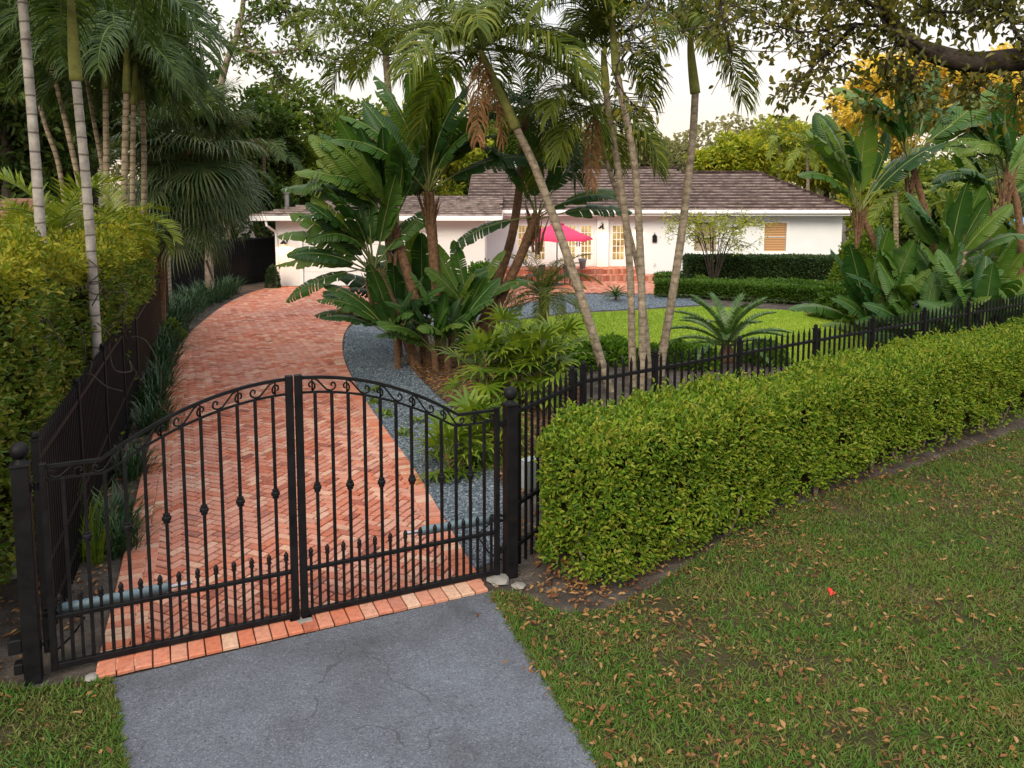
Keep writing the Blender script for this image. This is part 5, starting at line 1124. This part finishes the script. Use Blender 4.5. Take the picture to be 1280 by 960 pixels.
# ================================================================ smaller plants
CYF = [frond_mesh('frond', 'cycad', 1.45, e, dr, 64, .17, .02, .12, vee=.5, sweep=.35, pet=.12, plum=.05) for e, dr in ((1.3, .9), (1.0, 1.0), (.7, .9), (.35, .9))]
def cycad(label, loc, s):
    r = thing('sago_palm', label, 'sago palm', loc); mb = MB(); mb.lathe([(.16 * s, -.05), (.18 * s, .15 * s), (.12 * s, .34 * s), (.03, .4 * s)], n=12); mb.build('trunk', M['fibre'], r, True)
    for k in range(26):
        q = min(3, int(k / 26 * 4)); link("frond", CYF[q], r, (0, 0, .34 * s), (0, 0, k * 2.4 + random.uniform(-.2, .2)), (s,) * 3)
    return r
cycad('large sago palm on the lawn edge behind the picket fence', G(908, 452), 1.0); cycad('small sago palm in the blue gravel by the patio', G(770, 376), .36)
PG = [frond_mesh('frond', 'frond', 1.55, e, dr, 60, .24, .014, .45, vee=.25, sweep=.5, pet=.16, plum=.15) for e, dr in ((1.35, 1.3), (1.1, 1.9), (.8, 2.0), (.4, 1.9), (0, 1.4))]
pp = G(682, 433); r = thing('date_palm', 'small pygmy date palm with fine arching fronds on the lawn', 'palm', pp)
trunk_part(r, [Vector((0, 0, -.1)), Vector((-.02, 0, .5)), P(680, 372, pp.y) - pp], (.09, .13), 'fibre', .06)
for k in range(34): link('frond', PG[min(4, int(k / 34 * 5))], r, P(680, 372, pp.y) - pp, (0, 0, k * 2.4 + random.uniform(-.3, .3)), (random.uniform(.85, 1.1),) * 3)
RH = [fan_mesh('rhapis', .46 * random.uniform(.9, 1.1), .35, e, dr, 9, .55, 1.9, .06) for e, dr in ((1.2, .7), (.8, .9), (.4, .9), (-.1, .7))]
def rhapis(label, loc, hgt, nst, spread):
    r = thing('lady_palm', label, 'lady palm', loc, 0, 'lady palms beside the gravel')
    for s in range(nst):
        a = random.uniform(0, 6.28); q = spread * random.random() ** .5; b_ = Vector((q * math.cos(a), q * math.sin(a), 0)); h_ = hgt * random.uniform(.55, 1.05); tp = b_ * 1.3 + Vector((random.uniform(-.1, .1), random.uniform(-.1, .1), h_))
        mb = MB(); mb.tube([b_ - Vector((0, 0, .05)), b_.lerp(tp, .5), tp], .018, 6); mb.build('stem', M['fibre'], r, True)
        for k in range(11):
            link('leaf', RH[min(3, k // 3)], r, tp + Vector((0, 0, -.035 * k)), (random.uniform(-.3, .3), 0, k * 2.4 + random.uniform(-.4, .4)), (random.uniform(.8, 1.15),) * 3)
    return r
rhapis('tall lime green lady palm beside the bird of paradise', G(622, 510), 1.35, 7, .42); rhapis('lime green lady palm left of the picket fence corner', G(672, 512), 1.15, 6, .4)
rhapis('low lady palm growing in the gravel behind the right gate leaf', G(598, 575), .5, 4, .25); rhapis('small lady palm between gravel and mulch behind the gate', G(566, 590), .4, 3, .2)
for i, (u, v, rr, hh_, lab) in enumerate(((700, 462, .55, .6, 'green shrub left of the leaning palm foot'), (728, 458, .5, .55, 'green shrub just behind the leaning palm foot'), (765, 452, .55, .55, 'green shrub between the leaning palm and the trio'), (846, 456, .5, .5, 'green shrub right of the rightmost palm'), (872, 458, .45, .45, 'green shrub left of the large sago palm'), (652, 462, .5, .55, 'green shrub under the pygmy date palm'), (955, 452, .5, .4, 'low green shrub right of the large sago palm'), (815, 458, .4, .45, 'low green shrub between the trio and the rightmost palm'))):
    bush(lab, G(u, v), rr, hh_, 'shrubleaf' if i % 2 == 0 else 'lowhedge', 1500, .12, group='shrubs along the lawn edge')
bush('round bright green clipped shrub at the right corner of the house', P(1084, 355, 25) * 1.0 - Vector((0, 0, P(1084, 355, 25).z)), 1.15, 2.85, 'rhapis', 9000, .12, lump=.10, stems=6)
bush('small upright dark conifer by the garage corner', P(341, 355, 31) - Vector((0, 0, P(341, 355, 31).z)), .28, .95, 'boxleaf', 1600, .07, lump=.05)
bush('green shrub against the white wing left of the French doors', P(602, 350, 27.5) - Vector((0, 0, P(602, 350, 27.5).z)), .75, 1.35, 'shrubleaf', 3500, .13, lump=.2)
for i, (u, D, rr, hh_, mt, lab) in enumerate(((1060, 24, .9, 1.1, 'lowhedge', 'leafy undergrowth shrub at the end of the low curved hedge'), (1130, 25, 1.1, 1.5, 'darkleaf', 'dark undergrowth shrub behind the leaning bird of paradise'), (1195, 24, 1.1, 1.3, 'midleaf', 'undergrowth shrub in front of the timber fence'), (1250, 22.5, 1.1, 1.5, 'shrubleaf', 'bright undergrowth shrub at the foot of the dark fibrous trunk'), (1310, 21, 1.2, 1.6, 'darkleaf', 'dark undergrowth shrub at the right edge behind the fence'), (1100, 21.5, .8, .8, 'midleaf', 'low undergrowth shrub behind the picket fence near the lawn corner'), (1165, 20.5, .8, .9, 'darkleaf', 'low dark shrub between the short and slim birds of paradise'))):
    b_ = P(u, 300, D); bush(lab, (b_.x, b_.y, 0), rr, hh_, mt, 2600, .15, group='undergrowth shrubs at the right', lump=.25)
# small weeping tree before the house
cb = P(892, 350, 30.6); ct = thing('small_tree', 'thin leafy multi-stemmed small tree in front of the house wall', 'tree', (cb.x, cb.y, 0)); Lp, La = [], []
mb = MB()
for k in range(15):
    a = R(k * 24 + random.uniform(-10, 10)); tip = Vector((math.cos(a) * random.uniform(1.0, 2.3), math.sin(a) * .9, random.uniform(1.7, 2.9))); mid = Vector((tip.x * .42, tip.y * .42, tip.z * .78 + .3)); pts = smooth_path([Vector((random.uniform(-.1, .1), 0, -.1)), mid, tip], 6)
    mb.tube(pts, [.024 * (1 - .8 * i / 12) for i in range(13)], 5)
    for q in range(7):
        s = pts[random.randint(5, 12)]; e = s + Vector((random.gauss(0, .45), random.gauss(0, .35), random.uniform(-.25, .35))); mb.tube([s, s.lerp(e, .5) + Vector((0, 0, .08)), e], [.012, .008, .004], 4)
        for w_ in range(26):
            f = random.uniform(.25, 1.05); c = s.lerp(e, f); Lp.append(c + Vector((random.gauss(0, .09),) * 3)); La.append((random.gauss(0, 1), random.gauss(0, 1), random.uniform(-.8, .4)))
mb.build('stem', M['bark'], ct, True); n = len(Lp)
link('crown', leaves('crown', np.array([tuple(p) for p in Lp]) + rng.normal(0, .07, (n, 3)), np.array(La), rng.normal(0, .6, (n, 3)) + np.array([0, 0, 1.]), rng.uniform(.06, .12, n), .045, M['limeleaf']), ct)
# border grass clumps along the left of the drive
TF = [tuft_mesh('lirio', 170, .62, .018, .2) for _ in range(3)]
t0 = None
for i, (u, v, s) in enumerate(((192, 540, 1.0), (188, 512, 1.05), (196, 486, 1.1), (200, 462, 1.2), (206, 440, 1.25), (196, 428, 1.2), (216, 415, 1.3), (226, 402, 1.3), (214, 398, 1.35), (240, 392, 1.3), (250, 384, 1.3), (264, 379, 1.3), (276, 374, 1.25), (288, 368, 1.1), (234, 388, 1.3), (150, 690, .7), (142, 668, .9), (166, 596, .8))):
    lab = {15: 'border grass clump on the bare soil just behind the left gate leaf, nearer the bricks', 16: 'border grass clump behind the left gate leaf, against the black fence', 17: 'lone border grass clump at the brick edge behind the arch of the left gate leaf'}.get(i, 'arching dark green border grass clump in the row along the left edge of the drive')
    o = thing('border_grass', lab, 'border grass', G(u, v), random.uniform(0, 6), 'border grass clumps along the left edge of the drive')
    link('blades', TF[i % 3], o, scale=(s * 1.25, s * 1.25, s * random.uniform(1.0, 1.3)))
TW = tuft_mesh('rhapis', 60, 1.0, .012, .12, .8, 1.4)
for u, v, s, lab in ((98, 700, 1.0, 'tall wispy weed grass behind the left gate leaf'), (120, 705, .7, 'short wispy weed tuft behind the left gate leaf near the brick edge')):
    o = thing('weed', lab, 'weed', G(u, v)); link('blades', TW, o, scale=(s, s, s))
bush('leafy green weed at the foot of the left fence behind the gate', G(212, 425), .35, .5, 'rhapis', 700, .12, lump=.2)
for i, (u, v) in enumerate(((466, 505), (482, 520), (505, 545), (520, 530), (470, 490), (560, 600))):
    tag(link('weed', leaves('weed', rng.normal(0, .07, (26, 3)) * np.array([1, 1, .3]) + np.array([0, 0, .05]), rng.normal(0, 1, (26, 3)) + np.array([0, 0, .5]), rng.normal(0, .4, (26, 3)) + np.array([0, 0, 1.]), .09, .05, M['rhapis']), loc=G(u, v)), 'small green weed sprouting through the blue gravel', 'weed', 'weeds in the gravel')
# mulch litter under the clump (uncountable)
mp = [G(*p) for p in ((505, 452), (520, 430), (600, 432), (700, 470), (730, 490), (690, 560), (640, 640), (628, 600), (606, 556), (575, 516), (540, 486))]
sheet('mulch_bed', ring(mp), 0.016, simple('bark_mulch', (.095, .058, .04), .95, var=.5, nscale=12, bmp=.8, bdist=.03))
q = scatter(ring(mp), 5200); n = len(q); me = leaves('mulch', np.concatenate([q, rng.uniform(.02, .05, (n, 1))], 1), rng.normal(size=(n, 3)) * np.array([1, 1, .25]), rng.normal(0, .3, (n, 3)) + np.array([0, 0, 1.]), rng.uniform(.05, .15, n), rng.uniform(.015, .045, n), M['dead_leaf'], .3, -.1)
tag(link('leaf_litter', me), 'brown leaf litter and mulch under the bird of paradise clump', 'mulch', kind='stuff')
q = np.concatenate([scatter([(-4.6, 6.6), (-3.9, 6.8), (-5.6, 13.5), (-6.9, 14.5)], 500), scatter([(p.x, p.y) for p in (G(622, 720), G(660, 640), G(760, 610), G(744, 735), G(690, 750))], 260), scatter([(-6.5, 4.5), (-4.2, 5.2), (-4.0, 7), (-6, 8)], 420)]); n = len(q)
me = leaves('litter', np.concatenate([q, rng.uniform(.01, .04, (n, 1))], 1), rng.normal(size=(n, 3)) * np.array([1, 1, .25]), rng.normal(0, .3, (n, 3)) + np.array([0, 0, 1.]), rng.uniform(.04, .10, n), rng.uniform(.02, .045, n), M['dead_leaf'], .3, -.1)
tag(link('leaf_litter', me), 'brown leaf litter on the bare soil beside fences and hedge', 'mulch', kind='stuff')
# ================================================================ trees beyond
T1 = 'dark trees beyond the left palms'
bgtree('dark spreading tree at the far left edge behind the palms', 10, -90, 240, 27, 300, 'darkleaf', ncl=60, npc=150, leaf=.34, tr=.3, group=T1)
bgtree('dark leafy tree behind the terracotta roofed house', 40, 130, 285, 29, 230, 'darkleaf', ncl=60, npc=150, leaf=.3, tr=.2, group=T1)
bgtree('dark tree directly behind the slim left palms', 120, -120, 250, 31, 270, 'darkleaf', ncl=60, npc=150, leaf=.36, tr=.3, group=T1)
bgtree('mid green tree behind the crowns of the upright left palms', 195, -70, 240, 34, 190, 'darkleaf', ncl=55, npc=150, leaf=.36, tr=.3, group=T1)
bgtree('low dark tree over the far end of the drive', 290, 95, 330, 37, 180, 'darkleaf', ncl=55, npc=150, leaf=.34, tr=.25, group=T1)
bgtree('dense green tree above the garage roof', 365, 90, 290, 40, 170, 'midleaf', ncl=55, npc=150, leaf=.32, tr=.25, group=T1)
bgtree('green tree between garage roof and bird of paradise', 440, 105, 290, 46, 170, 'midleaf', ncl=55, npc=150, leaf=.36, tr=.25, group=T1)
T2 = 'trees behind the house'
for lab, u, vt, vb, D, w, mt in (('sunlit green tree behind the tallest bird of paradise', 520, 110, 270, 50, 190, 'limeleaf'), ('green tree behind the leaning palm trunk', 610, 130, 260, 54, 170, 'midleaf'),
        ('hazy olive tree left of the thin palm', 690, 152, 236, 78, 170, 'oliveleaf'), ('hazy olive tree between the trio and the rightmost palm', 770, 160, 236, 82, 160, 'oliveleaf'), ('hazy olive tree just left of the rightmost palm trunk', 838, 182, 236, 80, 110, 'oliveleaf'),
        ('lime green tree just right of the rightmost palm', 908, 168, 236, 56, 110, 'limeleaf'), ('flat topped lime tree beyond the roof ridge', 965, 148, 240, 60, 130, 'limeleaf'), ('bright lime tree beyond the right roof hip', 1030, 142, 250, 50, 140, 'limeleaf'),
        ('lime green tree behind the round shrub', 1095, 195, 340, 40, 120, 'limeleaf'), ('mid green tree behind the slim right bird of paradise', 1170, 180, 340, 37, 140, 'midleaf'), ('mid green tree at the right edge', 1262, 170, 330, 38, 160, 'midleaf')):
    bgtree(lab, u, vt, vb, D, w, mt, ncl=55, npc=140, leaf=.0055 * D + .1, tr=.25, group=T2)
bgtree('golden yellow flowering tree above the right of the roof', 1112, 48, 205, 46, 170, 'goldleaf', ncl=80, npc=170, leaf=.30, bark_='pale_bark', tr=.3, cr=.2, hollow=.5, group='golden trees')
bgtree('golden yellow flowering tree at the right edge', 1235, 55, 195, 44, 220, 'goldleaf', ncl=90, npc=170, leaf=.30, bark_='pale_bark', tr=.34, cr=.2, hollow=.5, group='golden trees')
ab = P(262, 300, 27); airy = thing('tree', 'airy pale-branched tree with sparse leaves at the upper left of the sky', 'tree', (ab.x, ab.y, 0)); ao = airy.location.copy()
mb = MB(); tr_ = smooth_path([P(262, 380, 27) - ao, P(262, 200, 27) - ao, P(280, 90, 27) - ao, P(300, 30, 27) - ao, P(310, -60, 27) - ao], 6); mb.tube(tr_, [.16 - .004 * k for k in range(len(tr_))], 8); mb.build('trunk', M['pale_bark'], airy, True)
mb = MB(); Lp = []
for br in ([(300, 32), (325, 15), (345, 3), (370, 8), (400, 28)], [(290, 60), (330, 66), (380, 62), (420, 75), (450, 80)], [(305, 0), (350, -15), (410, -10), (450, 10)], [(345, 3), (372, 30), (376, 60)], [(330, 66), (345, 88), (360, 110)], [(300, 30), (310, 55), (318, 72)], [(410, -10), (430, 30), (445, 50)]):
    pts = smooth_path([P(u, v, 27 + random.uniform(-.6, .6)) - ao for u, v in br], 7); k = len(pts); mb.tube(pts, [.055 * (1 - .8 * i / k) for i in range(k)], 6)
    for i in range(2, k):
        for q in range(3):
            e = pts[i] + Vector((random.gauss(0, .35), random.gauss(0, .4), random.gauss(-.1, .3))); mb.tube([pts[i], e], [.014, .006], 4, cap=False)
            for w_ in range(5): Lp.append(tuple(pts[i].lerp(e, random.uniform(.3, 1.15)) + Vector((random.gauss(0, .12), random.gauss(0, .12), random.gauss(0, .12)))))
mb.build('limb', M['pale_bark'], airy, True); n = len(Lp)
link('crown', leaves('crown', np.array(Lp), rng.normal(0, .8, (n, 3)) + np.array([0, 0, -.4]), rng.normal(0, .5, (n, 3)) + np.array([0, 0, 1.]), rng.uniform(.14, .28, n), rng.uniform(.07, .12, n), M['midleaf']), airy)
for lab, u, v, D, fs, n, s in (('areca palm with lime fronds behind the garage', 395, 215, 39, FB, 13, .9), ('dark palm beside the garage roof vent', 330, 195, 37, FBD, 14, .95), ('dark palm above the far black fence', 285, 225, 34, FBD, 12, .8), ('lime palm behind the bird of paradise', 455, 205, 42, FB, 12, .8),
        ('lime palm beyond the roof hip', 1010, 185, 45, FB, 13, .75), ('lime palm left of the golden tree', 975, 180, 50, FB, 13, .75), ('lime palm right of the roof hip', 1060, 190, 43, FB, 12, .75), ('lime palm behind the slim right bird of paradise', 1120, 240, 33, FB, 12, .7), ('green palm behind the right bird of paradise clump', 1205, 250, 30, FB, 13, .75), ('green palm at the right edge behind the timber fence', 1270, 225, 36, FBD, 12, .9)):
    palm(lab, [(u, 340), (u, v + 50), (u, v)], D, .12, fs, n, (0, 11), bark_='tan_bark', rings=.2, name='areca_palm', group='palms behind the house', sc_=s)
n = 45000; X = rng.uniform(-190, 190, n); hmax = 9 + 4 * np.sin(X * .07) + 3 * np.sin(X * .19 + 1); Z = rng.random(n) ** .7 * hmax; Yy = 125 + rng.uniform(-6, 6, n)
tag(link('distant_woods', leaves('distant_woods', np.stack([X, Yy, Z], -1), rdir(n), rng.normal(0, .5, (n, 3)) + np.array([0, -.6, .8]), rng.uniform(.45, 1.1, n), rng.uniform(.3, .7, n), M['oliveleaf'])), 'far olive green woods closing the horizon', 'woods', kind='stuff')
# ================================================================ canopy tree reaching in from the right
tb = Vector((10.6, 10.0, 0)); big = thing('canopy_tree', 'big dark-limbed tree reaching in over the hedge from the upper right', 'tree', tb)
def W_(u, v, D): return P(u, v, D) - tb
mb = MB(); mb.tube(smooth_path([Vector((0, 0, -.3)), Vector((-.1, .1, 2.5)), W_(1560, 90, 9.8), W_(1500, -60, 9.8)], 6), [.42 - .012 * k for k in range(19)], 14); mb.build('trunk', M['bark'], big, True)
limb = smooth_path([W_(1560, 110, 9.8), W_(1420, 88, 9.6), W_(1300, 74, 9.5), W_(1220, 78, 9.5), W_(1165, 66, 9.5), W_(1130, 48, 9.6), W_(1105, 10, 9.7), W_(1090, -50, 9.8)], 6)
mb = MB(); mb.tube(limb, [.165 - .0022 * k for k in range(len(limb))], 12); mb.build('limb', M['bark'], big, True)
sub = [[(1290, 70), (1270, 40), (1255, 0), (1250, -40)], [(1160, 66), (1120, 40), (1070, 30), (1010, 40), (960, 30)], [(1130, 45), (1080, 0), (1000, -20), (900, -10), (820, -10)], [(1070, 30), (1040, 60), (1010, 90), (985, 115)], [(1150, 72), (1140, 100), (1150, 140)], [(1220, 80), (1215, 100), (1210, 118)], [(900, -10), (905, 30), (915, 70)], [(820, -10), (790, 40), (770, 95), (800, 140)], [(960, 30), (930, 20), (880, 35)], [(1250, 0), (1200, 15), (1150, 10)], [(1290, 50), (1280, 100), (1270, 118)], [(1130, 30), (1110, 80), (1100, 112)]]
mb = MB(); Lp = []
for br in sub:
    pts = smooth_path([W_(u, v, 9.6 + random.uniform(-.5, .5)) for u, v in br], 8); k = len(pts); mb.tube(pts, [(.032 if br[0][0] > 1000 else .016) * (1 - .8 * i / k) for i in range(k)], 6)
    for i in range(3, k):
        dens = 2
        for q in range(dens):
            e = pts[i] + Vector((random.gauss(0, .22), random.gauss(0, .3), random.gauss(-.10, .18))); mb.tube([pts[i], e], [.007, .003], 4, cap=False)
            for w_ in range(7 if br[0][0] > 1000 else 3): Lp.append(tuple(pts[i].lerp(e, random.uniform(.3, 1.1)) + Vector((random.gauss(0, .07), random.gauss(0, .07), random.gauss(0, .07)))))
for u, v, s, n_ in ((1260, -10, .28, 200), (1195, -8, .30, 180), (1130, -6, .30, 160), (1070, -4, .28, 130), (1010, -2, .26, 90), (1285, 5, .2, 60), (1230, -30, .5, 300), (1100, -40, .5, 300), (965, 0, .2, 60)):
    c = W_(u, v, 9.6)
    for _ in range(n_ // 8):
        a_ = c + Vector((random.gauss(0, s), random.gauss(0, s), random.gauss(0, s * .55))); e = a_ + Vector((random.gauss(0, .14), random.gauss(0, .14), random.gauss(-.05, .12))); mb.tube([a_.lerp(c, .45), a_, e], [.008, .005, .002], 4, cap=False)
        for w_ in range(9): Lp.append(tuple(a_.lerp(e, w_ / 8) + Vector((random.gauss(0, .03), random.gauss(0, .03), random.gauss(0, .03)))))
mb.build('twig', M['bark'], big, True); n = len(Lp); Lp = np.array(Lp)
link('foliage', leaves('foliage', Lp, rng.normal(0, .8, (n, 3)) + np.array([0, 0, -.45]), rng.normal(0, .5, (n, 3)) + np.array([0, 0, 1.]), rng.uniform(.07, .13, n), rng.uniform(.04, .062, n), M['oakleaf']), big)

# ================================================================ light, sky, render settings
SUN_EL, SUN_AZ = R(36), R(200)        # azimuth the light comes from, clockwise from +Y (north = away from camera)
sd = Vector((math.sin(SUN_AZ) * math.cos(SUN_EL), math.cos(SUN_AZ) * math.cos(SUN_EL), math.sin(SUN_EL)))
L = bpy.data.lights.new('sun', 'SUN'); L.energy = 1.9; L.angle = R(28); L.color = (1, .84, .62)
so = bpy.data.objects.new('sun', L); C.objects.link(so); so.rotation_euler = (-sd).to_track_quat('-Z', 'Y').to_euler(); so.location = (0, 0, 30)
wd = bpy.data.worlds.new('World'); sc.world = wd; wd.use_nodes = True; nt = wd.node_tree; bg = nt.nodes['Background']
sky = nt.nodes.new('ShaderNodeTexSky'); sky.sky_type = 'NISHITA'; sky.sun_disc = False; sky.sun_elevation = SUN_EL; sky.sun_rotation = SUN_AZ; sky.dust_density = 2.0
tc = nt.nodes.new('ShaderNodeTexCoord').outputs['Generated']
nz = noise(nt, 2.2, 6, .6, tc)
fac = ramp(nt, nz, [((.72,) * 3, .35), ((.95,) * 3, .6)])
sx = nt.nodes.new('ShaderNodeSeparateXYZ'); nt.links.new(tc, sx.inputs[0])
cloud = ramp(nt, sx.outputs[2], [((6.4, 5.1, 4.0), .0), ((6.3, 5.5, 4.7), .09), ((6.2, 6.0, 5.7), .24), ((10.5, 10.6, 10.8), .5), ((12.5, 12.6, 12.8), 1.0)])
col = mixc(nt, fac, sky.outputs[0], cloud)
nt.links.new(col, bg.inputs['Color']); bg.inputs['Strength'].default_value = .12
sc.view_settings.view_transform = 'Standard'; sc.view_settings.look = 'None'; sc.view_settings.gamma = 1; sc.view_settings.exposure = 0.68
sc.view_settings.use_curve_mapping = False
sc.render.engine = 'CYCLES'; cy = sc.cycles; cy.use_denoising = True; cy.max_bounces = 6; cy.diffuse_bounces = 3; cy.glossy_bounces = 2; cy.transmission_bounces = 3; cy.transparent_max_bounces = 4; cy.caustics_reflective = False; cy.caustics_refractive = False; cy.sample_clamp_indirect = 6

for o in list(C.objects):
    if o.parent is None and o.get('category') and not o.get('kind'): o['kind'] = 'thing'
